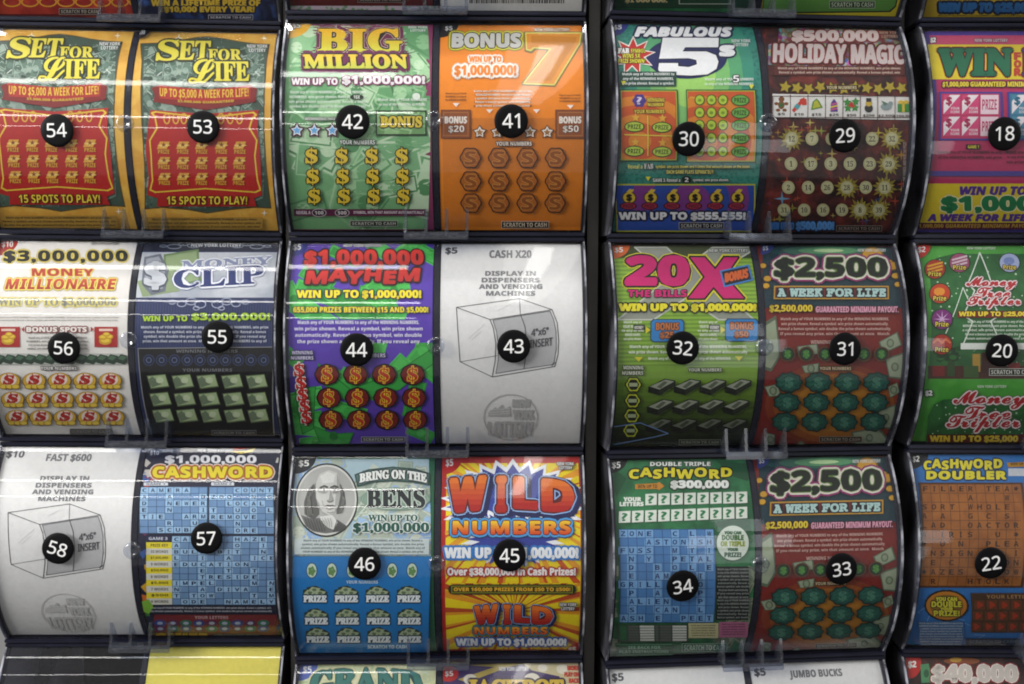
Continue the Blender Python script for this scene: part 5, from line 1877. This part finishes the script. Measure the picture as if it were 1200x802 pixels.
k.line('portrait', [(150, 206), (154, 220), (152, 232)], 1.6, '#8a8a87', .2)
k.line('portrait', [(166, 243), (176, 246), (186, 242)], 2, '#8a8a87', .2)
for i in range(9):
    k.line('portrait', [(128 - i * 3.2, 150 + i * 6), (112 - i * 1.6, 196 + i * 4), (120 - i * 2, 250 + i)], 1.8, ('#343432', '#8a8a87')[i % 2], .1)
for i in range(6):
    k.line('portrait', [(206 + i * 2, 152 + i * 8), (214 + i * 1.6, 200), (204 + i * 2, 244)], 1.8, ('#343432', '#8a8a87')[i % 2], .1)
for i in range(7):
    k.line('portrait', [(96 + i * 9, 262 + i * 1.5), (112 + i * 8, 304)], 1.8, '#454543', .1)
    k.line('portrait', [(198 + i * 5, 270 + i * 3), (186 + i * 4, 306)], 1.8, '#454543', .1)
for i in range(4):
    k.line('portrait', [(150 + i * 9, 262), (160 + i * 7, 278), (158 + i * 8, 292)], 1.6, '#8f8f8b', .1)
arcw = lambda r: np.stack([r[..., 0], r[..., 1] - 12 + ((r[..., 0] - 378) / 118) ** 2 * 16], -1)
bp = [(258, 122), (300, 106), (378, 97), (450, 104), (494, 118), (490, 152), (440, 142), (378, 138), (310, 143), (266, 156)]
k.line('title_lettering', bp + [bp[0]], 8, '#2c4a44')
k.poly('title_lettering', bp, '#53706a')
k.text('title_lettering', 'BRING ON THE', 270, 117, 486, 145, '#f0f2ee', 's', out=[('#1c2c28', 4)], bold=1.5, warp=arcw)
k.ell('title_lettering', 384, 200, 112, 38, '#8aa392', 32)
for i in range(7):
    k.ring('title_lettering', 384, 200, 110 - i * 8, 36 - i * 3, 1.6, '#6a8575', up=.1)
k.text('title_lettering', 'BENS', 294, 170, 478, 228, '#23292a', 's', out=[('#c4cfc4', 3)], bold=2.5)
k.text('prize_lettering', 'WIN UP TO', 298, 252, 454, 272, '#23564a', 's', out=[('#dfe6e0', 3)], bold=.8)
k.text('prize_lettering', '$1,000,000', 250, 278, 490, 311, '#23564a', 's', out=[('#dfe6e0', 3)], bold=1.5)
k.rect('fine_print', 64, 328, 490, 378, '#c6d2d2')
k.fine('fine_print', 78, 329, 484, 376, 4, '#3a4644')
k.rect('play_area', 60, 384, 496, 698, '#1b78be')
for x in (119, 182, 246, 310, 373, 436):
    k.ell('play_area', x, 428, 18, 25, '#0f4a7c', up=.3)
    k.ell('play_area', x, 428, 15, 22, '#c4d8c0', up=.3)
    k.scallop('play_area', x, 430, 11, 14, '#5f8a4c', 5, .15, up=.3)
    k.lv -= .9
k.up(1)
k.text('play_area', 'YOUR NUMBERS', 228, 459, 328, 469, '#cfe4f2', res=1)
for j, y in enumerate((497, 568, 629)):
    for i in range(4):
        x = 129 + 99 * i + 3 * j
        for a, b, r in ((-16, 0, 24), (14, 0, 24), (-4, -8, 24), (6, 4, 22), (-24, 8, 14), (26, 8, 14)):
            k.scallop('play_area', x + a, y + b, r, r * .55, '#2c3c2c', 5, .1, 15, up=.15)
        for a, b, r in ((-16, 0, 20), (16, 1, 19), (-2, -9, 20)):
            k.poly('play_area', [(x + a - r, y + b + 4), (x + a - r * .4, y + b - 9), (x + a + r, y + b - 4), (x + a + r * .4, y + b + 9)], '#a9b894', .15)
            k.ell('play_area', x + a, y + b, r * .36, r * .24, '#66775a', up=.15)
        k.text('play_area', 'PRIZE', x - 36, y + 10, x + 36, y + 29, '#eef4f6', 's', out=[('#12344c', 4)], bold=1.5)
        k.lv -= 4
k.up(4)
k.text('redeem_strip', 'SCRATCH TO CASH', 296, 668, 424, 680, '#dcecf6', bold=.5, res=1)
k.done()

k = Sheet((2, 3, 1), 505, 515, 2.7944, 'yellow and red ticket WILD NUMBERS with bursting rays', base='#bb1d1c')
yx = (54, 80, 481, 688)
k.rect('artwork', *yx, '#f2d818')
k.rays('artwork', 268, 205, *yx[:2], yx[2], 470, 30, '#eaa022', .30)
k.rays('artwork', 268, 205, *yx[:2], yx[2], 470, 22, '#d0581e', .15)
k.rect('artwork', 54, 470, 481, 688, '#f0d616')
k.rays('artwork', 272, 560, 54, 470, 481, 688, 28, '#e59a20', .34)
k.rays('artwork', 272, 560, 54, 470, 481, 688, 22, '#b84a1c', .2)
k.badge('$5', 36, 64, 66, '#bb1d1c', tx=(50, 66, 74, 94))
k.ell('price_badge', 496, 712, 60, 50, '#bb1d1c', 16, a0=180, a1=270)
k.text('price_badge', '$5', 450, 680, 474, 700, '#f2efe6', bold=1)
k.star('burst', 268, 215, 235, '#eef0f4', 26, .8, 150)
k.star('burst', 268, 212, 215, '#31409a', 26, .78, 128)
k.star('burst', 268, 320, 170, '#eef0f4', 24, .75, 100)
k.star('burst', 268, 330, 150, '#33409a', 24, .7, 92)


def wild(x0, y0, x1, y1, s):
    """the four fat tilted letters"""
    w = (x1 - x0)
    for ch, a, b, t, dy0, dy1 in (('W', 0, .32, -.10, .02, .98), ('I', .34, .50, .0, .0, 1), ('L', .50, .72, .06, .03, .92), ('D', .72, 1, .10, .10, 1)):
        h = y1 - y0
        bx = (x0 + a * w + s, y0 + dy0 * h + s, x0 + b * w - s, y0 + dy1 * h - s)
        if ch == 'I':
            bx = (bx[0] + s, bx[1], bx[2] - s, bx[3])
        k.text('title_lettering', ch, bx[0] + s * .7, bx[1] + s * .7, bx[2] + s * .7, bx[3] + s * .7, '#1c2a66', 'b', out=[('#1c2050', s * 1.4)], bold=s * .7, tilt=t)
        k.text('title_lettering', ch, *bx, '#a81c16', 'b', out=[('#8fb4e4', s * .8), ('#5a1414', s * .45)], bold=s * .6, tilt=t, grad='#ea7a26')
        k.up()
        k.lv -= 4
    k.up(6)


wild(58, 118, 470, 250, 11)
k.text('title_lettering', 'NUMBERS', 80, 273, 450, 313, '#d8531a', 'b', out=[('#142c5c', 12), ('#4f9fdc', 9), ('#5a1a10', 3)], bold=2.5, grad='#f0c02a', track=.06)
k.text('prize_lettering', 'WIN UP TO $1,000,000!', 54, 357, 474, 394, '#f2f4f6', 'b', out=[('#2f7ac4', 7)], bold=2)
k.text('slogan_lettering', 'Over $38,000,000 in Cash Prizes!', 63, 420, 466, 447, '#f4f0ee', 'b', out=[('#b02a24', 5)], bold=1)
k.ell('slogan_lettering', 80, 488, 16, 16, '#20281c', up=0)
k.ell('slogan_lettering', 452, 488, 16, 16, '#20281c', up=0)
k.rect('slogan_lettering', 80, 472, 452, 504, '#20281c')
k.rect('slogan_lettering', 74, 476, 458, 500, '#8a8a1c')
k.rect('slogan_lettering', 77, 479, 455, 497, '#3a3c18')
k.text('slogan_lettering', 'OVER 160,000 PRIZES FROM $50 TO $500!', 82, 482, 450, 495, '#eab42c', 'b', res=1, bold=.5)
wild(142, 532, 398, 602, 6)
k.text('title_lettering', 'NUMBERS', 146, 607, 378, 630, '#d8531a', 'b', out=[('#12303c', 7), ('#3f90a0', 5), ('#5a1a10', 2)], bold=1, grad='#f0a82a', track=.06)
k.text('prize_lettering', 'WIN UP TO $1,000,000!', 86, 645, 440, 672, '#f2f4f6', 'b', out=[('#2f5aa8', 6)], bold=1.5)
k.lottery(412, 80, 466, 104, '#f2f0ec', '#2a2a30', 2)
k.lottery(416, 529, 470, 552, '#f2f0ec', '#2a2a30', 2)
k.done()

k = Sheet((3, 3, 0), 700, 520, 2.844, 'green ticket DOUBLE TRIPLE CASHWORD with a blue letter grid', base='leaf_green')
k.bills('artwork', 40, 400, 80, 690, 8, ['#8c9a80', '#a6b298', '#75856c'], (60, 34))
k.bills('artwork', 385, 400, 520, 690, 14, ['#6c7a64', '#88967c', '#59664f'], (80, 44))
for pts in ([(400, 60), (520, 70), (500, 130), (440, 110)], [(60, 90), (100, 120), (70, 180), (50, 150)], [(380, 270), (500, 240), (510, 300), (420, 290)]):
    k.poly('artwork', pts, '#1a5030', .2)
k.badge('$5', 40, 52, 60, '#17181a', tx=(50, 62, 78, 88))
k.text('title_lettering', 'DOUBLE TRIPLE', 176, 63, 376, 77, '#ecefe8', 'b', out=[('#123420', 3)], bold=.5)
k.text('title_lettering', 'CASHWORD', 108, 84, 446, 120, '#e2d42a', 'b', out=[('#15180e', 5)], bold=1.6, bounce=.14, track=.04)
k.poly('title_lettering', [(128, 140), (200, 136), (206, 132), (224, 146), (206, 160), (200, 156), (128, 156)], '#c8882a')
k.text('title_lettering', 'WIN UP TO', 136, 141, 200, 153, '#2c2410', res=1)
k.text('title_lettering', '$300,000', 245, 128, 434, 156, '#eef0ea', 'b', out=[('#143a22', 5)], bold=2)
k.text('your_letters', 'YOUR', 92, 184, 148, 197, '#e6ece2', bold=1)
k.text('your_letters', 'LETTERS', 80, 200, 156, 213, '#e6ece2', bold=1)
for i in range(18):
    x, y = (162 + 42.4 * i, 173 - .9 * i) if i < 8 else (78 + 42.2 * (i - 8), 231 - 1.5 * (i - 8))
    k.poly('your_letters', [(x, y), (x + 37, y - 2), (x + 37, y + 36), (x, y + 38)], '#dde3d8', .3)
    k.text('your_letters', '?', x + 10, y + 6, x + 27, y + 31, '#2a7a4a', 'r', bold=1.3)
    k.lv -= 1.3
k.up(1.5)
k.crossword('letter_grid', 79, 290, 384, 590, ['ZONE  C L W', '   ASTONISH', 'FUSS  M T I', ' N Y  PETAL', ' D  B O L E', ' E  AM   T ', 'GRILL  E O ', ' P  A    P ', ' ALIEN   P ', ' S  CAN  L ', 'ASH E  PEET'], 11, '#4a7fb8', '#31588c', '#1c3a6c', '#79a9d8')
k.ell('bonus_badge', 447, 334, 56, 60, '#1d5a34', 32)
k.ell('bonus_badge', 447, 334, 52, 56, '#d3ddd0', 32)
for t, x0, x1, y0, y1, c in (('YOU CAN', 420, 474, 296, 306, '#3a6a48'), ('DOUBLE', 412, 482, 309, 325, '#3a6a2c'), ('OR TRIPLE', 408, 486, 329, 345, '#8a9a20'), ('YOUR', 430, 464, 351, 360, '#3a6a48'), ('PRIZE!', 420, 474, 365, 380, '#2a5a3c')):
    k.text('bonus_badge', t, x0, y0, x1, y1, c, bold=1)
    k.lv -= 1
k.up()
k.rect('fine_print', 392, 410, 498, 582, '#15181a')
k.fine('fine_print', 396, 414, 502, 580, 15, '#9aa29c')
k.rect('prize_table', 70, 598, 300, 656, '#3c4a40')
k.rect('prize_table', 78, 600, 100, 650, '#2a6a40')
for x0, x1, c in ((106, 140, '#5a6058'), (144, 190, '#d0d4cc'), (194, 204, '#5a6058'), (210, 246, '#5a6058'), (250, 296, '#d0d4cc')):
    for j in range(6):
        k.rect('prize_table', x0, 600 + 9 * j, x1, 607 + 9 * j, c, 0)
k.up()
k.rect('prize_table', 302, 592, 400, 642, '#c8c394')
k.fine('prize_table', 310, 596, 392, 638, 5, '#3a3a2a')
k.rect('prize_table', 402, 588, 498, 640, '#b4688a')
k.fine('prize_table', 410, 592, 490, 634, 5, '#4a2036')
k.rect('redeem_strip', 62, 660, 252, 706, '#19562f')
for y in (662, 700):
    k.rect('redeem_strip', 66, y, 248, y + 2, '#6aa884', 0)
k.up(.3)
k.text('redeem_strip', 'SEE BACK FOR', 104, 668, 210, 679, '#78b890', res=1)
k.text('redeem_strip', 'PLAY INSTRUCTIONS', 74, 684, 236, 695, '#78b890', res=1)
k.scratch(280, 660, 430, 690, '#1c4a30', '#8ab89c')
k.done()

k = Sheet((4, 3, 0), 1040, 520, 2.844, 'blue ticket CASHWORD DOUBLER with a brown letter board', base='#2d70b6')
for i in range(16):
    x, y = k.rng.uniform(70, 520), k.rng.uniform(490, 680)
    k.line('artwork', [(x, y), (x + k.rng.uniform(-40, 40), y + k.rng.uniform(-30, 30)), (x + k.rng.uniform(-50, 50), y + k.rng.uniform(20, 50))], 2, '#6f9fd2', .05)
k.badge('$2', 76, 36, 62, '#15181c', tx=(86, 42, 108, 66))
k.text('title_lettering', 'CASHWORD', 124, 54, 382, 90, '#dfd22c', 'b', out=[('#142a4a', 5)], bold=1.6, bounce=.14, track=.04)
k.text('title_lettering', 'DOUBLER', 134, 96, 394, 122, '#dfd22c', 'b', out=[('#142a4a', 5)], bold=2.2, track=.04)
k.poly('title_lettering', [(398, 66), (530, 60), (530, 78), (402, 82)], '#b8862a')
k.text('title_lettering', 'WIN UP TO $20,000', 410, 66, 516, 76, '#2c2008', res=1)
k.rect('title_lettering', 402, 86, 520, 112, '#c8ccd2')
k.rect('letter_board', 106, 134, 448, 478, '#4a2a10')
k.crossword('letter_board', 114, 140, 441, 472, ['FILLER TEA*', '     A   W ', 'SORT WHOLE ', 'A A  G C S ', 'LAD  OACTOR', 'A IRIS  U *', '* U N  PLEA', 'INSIGN  * I', ' E C   AJON', '*AZES  DNOW', ' R   HTOLK '], 11, 'board_brown', '#5c3614', '#3c200c')
k.scallop('bonus_badge', 200, 536, 72, 52, '#2c2410', 18, .02)
k.ell('bonus_badge', 200, 536, 66, 46, '#c07a26', 32)
k.ell('bonus_badge', 200, 536, 54, 36, '#8a6420', 32)
for t, x0, x1, y0, y1 in (('YOU CAN', 166, 234, 508, 520), ('DOUBLE', 152, 248, 522, 540), ('YOUR', 180, 220, 542, 550), ('PRIZE!', 158, 242, 552, 570)):
    k.text('bonus_badge', t, x0, y0, x1, y1, '#cfc83a', out=[('#2c2410', 3)], bold=1)
    k.lv -= 2
k.up(2)
k.fine('fine_print', 108, 590, 252, 672, 9, '#c4ccd4', '#3f6896')
k.rect('your_letters', 278, 494, 520, 626, '#4a3424')
k.text('your_letters', 'YOUR LETTERS', 330, 500, 480, 512, '#a87c50', res=1)
for j in range(3):
    for i in range(6):
        x, y = 290 + 40 * i - j * 6, 518 + 36 * j
        k.rect('your_letters', x, y, x + 34, y + 30, '#6a3a20', 0)
        k.up(.3)
        k.scallop('your_letters', x + 17, y + 15, 9, 10, '#a83a20', 3, .25, 18, up=.3)
        k.lv -= .6
k.up(1)
k.rect('redeem_strip', 262, 646, 440, 668, '#24303f')
k.text('redeem_strip', 'SCRATCH TO CASH', 274, 651, 428, 663, '#5a6c80', res=1)
k.done()

# ---- rows cut off by the top and bottom of the picture ------------
k = Sheet((1, 0, 1), 150, 0, 2.864, 'navy ticket promising a lifetime prize every year, only its bottom edge in view', base='starry_navy')
k.text('prize_lettering', 'WIN A LIFETIME PRIZE OF', 80, -4, 440, 17, '#c9a82e', 'b', out=[('#10142c', 4)], bold=1.5)
k.text('prize_lettering', '$10,000 EVERY YEAR!', 122, 20, 422, 41, '#c9a82e', 'b', out=[('#10142c', 4)], bold=1.5)
k.text('prize_lettering', 'WIN FOR LIFE', 90, -400, 440, -300, '#c9a82e', 'b', bold=4)
k.scratch(268, 48, 418, 66, '#10142c', '#c8c8d0')
k.done()
k = Sheet((1, 0, 0), 0, 0, 2.864, 'red ticket with gold swirls, only its bottom edge in view', base='red_swirl')
for i in range(16):
    x, y = 20 + 60 * (i % 8), -30 - 260 * (i // 8)
    k.ring('artwork', x, y, 36, 26, 7, '#c8842a', up=.1)
    k.ring('artwork', x + 20, y + 34, 30, 18, 5, '#d8962c', up=.1)
k.rect('artwork', -60, 46, 460, 54, '#5a100c')
k.scratch(196, 26, 336, 48, '#2a1410', '#a8a094')
k.done()
k = Sheet((2, 0, 0), 325, 0, 2.814, 'dark red ticket with a glittering bottom border, cut off by the top of the photo', base='#561012')
k.rect('artwork', 30, 18, 520, 50, 'mosaic_foil')
k.rect('artwork', 70, -560, 470, -420, '#7a1a1a')
k.scratch(264, -14, 412, 7, '#2a0c0c', '#8c8480')
k.done()
k = Sheet((2, 0, 1), 505, 0, 2.814, 'white card with a row of barcode lines at the top of the photo', cat='display card', name='insert_card', base='#dcdad6', group='white insert cards')
g = k.rng
x = 128
while x < 440:
    w = g.choice([2, 2, 3.5, 5])
    k.rect('barcode', x, -60, x + w, 9, '#2c2a2a', 0)
    x += w + g.choice([2, 2.5, 4])
k.done()
k = Sheet((3, 0, 0), 700, 0, 2.7655, 'dark green ticket with gold figures, only its bottom edge in view', base='leaf_green')
k.rect('artwork', 40, -200, 520, 26, '#17402c')
k.text('prize_lettering', '$1\'000\'000.', 92, -12, 226, 8, '#d2c08a', 's', bold=1)
k.frame('artwork', 264, -60, 432, 12, 2.5, '#b8c4b8')
k.done()
k = Sheet((3, 0, 1), 880, 0, 2.7655, 'yellow bordered green ticket, only its bottom edge in view', base='#d8c52c')
k.poly('artwork', [(40, -500), (480, -500), (470, 20), (452, 38), (36, 44)], '#2c3a20')
k.poly('artwork', [(44, -496), (476, -496), (466, 16), (448, 33), (40, 39)], '#5c9440')
k.scratch(254, 0, 402, 25, '#2c4a20', '#c4ccb8')
k.done()
k = Sheet((4, 0, 0), 1040, 0, 2.7655, 'yellow ticket with blue WIN UP TO $25,000, only its bottom edge in view', base='#c7a82c')
k.rect('artwork', 120, -500, 540, -40, '#a8581c')
k.text('prize_lettering', 'WIN UP TO $25,000', 172, 8, 470, 40, '#2c6aa8', 'i', out=[('#12243c', 8)], bold=3)
k.fine('fine_print', 166, 46, 470, 54, 1, '#4a3a14')
k.done()
k = Sheet((1, 4, 1), 150, 510, 2.7466, 'plain yellow card in the dispenser below sticker 57', cat='display card', name='insert_card', base='#e3d65c', group=None)
k.done()
k = Sheet((2, 4, 0), 325, 515, 2.7944, 'pale green ticket GRAND, only its top edge in view', base='#d3d6a6')
k.bills('artwork', 66, 740, 500, 1000, 40, ['#d8deb0', '#e4e4c0', '#b9c79a', '#c8d0a8'], (150, 64))
k.badge('$5', 64, 738, 68, '#5566b4', tx=(84, 746, 112, 772))
k.text('title_lettering', 'GRAND', 112, 768, 470, 850, '#3c7a72', 's', out=[('#d8d6a8', 9), ('#24504c', 4)], bold=3, arch=14)
k.done()
k = Sheet((2, 4, 1), 505, 515, 2.7944, 'purple and cream ticket with MORE PLAY ON BACK in red letters', base='#c9bd94')
k.poly('artwork', [(38, 738), (300, 738), (330, 760), (420, 780), (440, 1000), (38, 1000)], '#3c2a60')
for pts in ([(120, 742), (320, 734), (240, 752)], [(90, 790), (240, 738), (270, 742), (120, 800)]):
    k.poly('artwork', pts, '#b8a24a', .5)
for x, y, r in ((130, 790, 22), (330, 790, 26), (430, 756, 20), (365, 752, 16)):
    k.ell('artwork', x, y, r, r * .8, '#dcd6c4')
k.ell('price_badge', 60, 772, 32, 26, '#b8241f')
k.text('price_badge', '$5', 48, 762, 74, 782, '#f0ece4')
k.lottery(223, 748, 320, 762, '#f0eef0')
for i, t in enumerate(('MORE', 'PLAY ON', 'BACK')):
    k.text('note_lettering', t, (446, 436, 450)[i], 745 + 21 * i, 482, 760 + 21 * i, '#c03a24', bold=.8)
    k.lv -= 1
k.up()
k.text('title_lettering', 'JACKPOT', 120, 792, 430, 850, '#d2b23c', 's', out=[('#2c1c3c', 6)], bold=3)
k.done()
for c, nm, lab in ((0, '', 'white insert card marked only $5 in the dispenser below sticker 34'), (1, 'JUMBO BUCKS', 'white insert card JUMBO BUCKS at the bottom of the photo')):
    insert((3, 4, c), '$5', nm, lab)
k = Sheet((4, 4, 0), 1040, 520, 2.844, 'dark ticket $40,000 with a red price corner, only its top edge in view', base='flame_brown')
k.ell('price_badge', 74, 736, 42, 52, '#b8241f')
k.text('price_badge', '$2', 72, 728, 98, 752, '#f0ece4', bold=1)
k.poly('artwork', [(112, 740), (140, 736), (152, 800), (116, 802)], '#4c8a5c')
k.ell('artwork', 132, 770, 9, 14, '#2c5a3a')
k.ell('artwork', 250, 728, 60, 12, '#8a4a20')
k.ell('artwork', 230, 724, 20, 8, '#c89a3a')
k.text('title_lettering', '$40,000', 152, 742, 432, 806, '#cfc6bc', 'b', out=[('#8a1c18', 7), ('#f0e8e0', 3)], bold=3)
k.done()
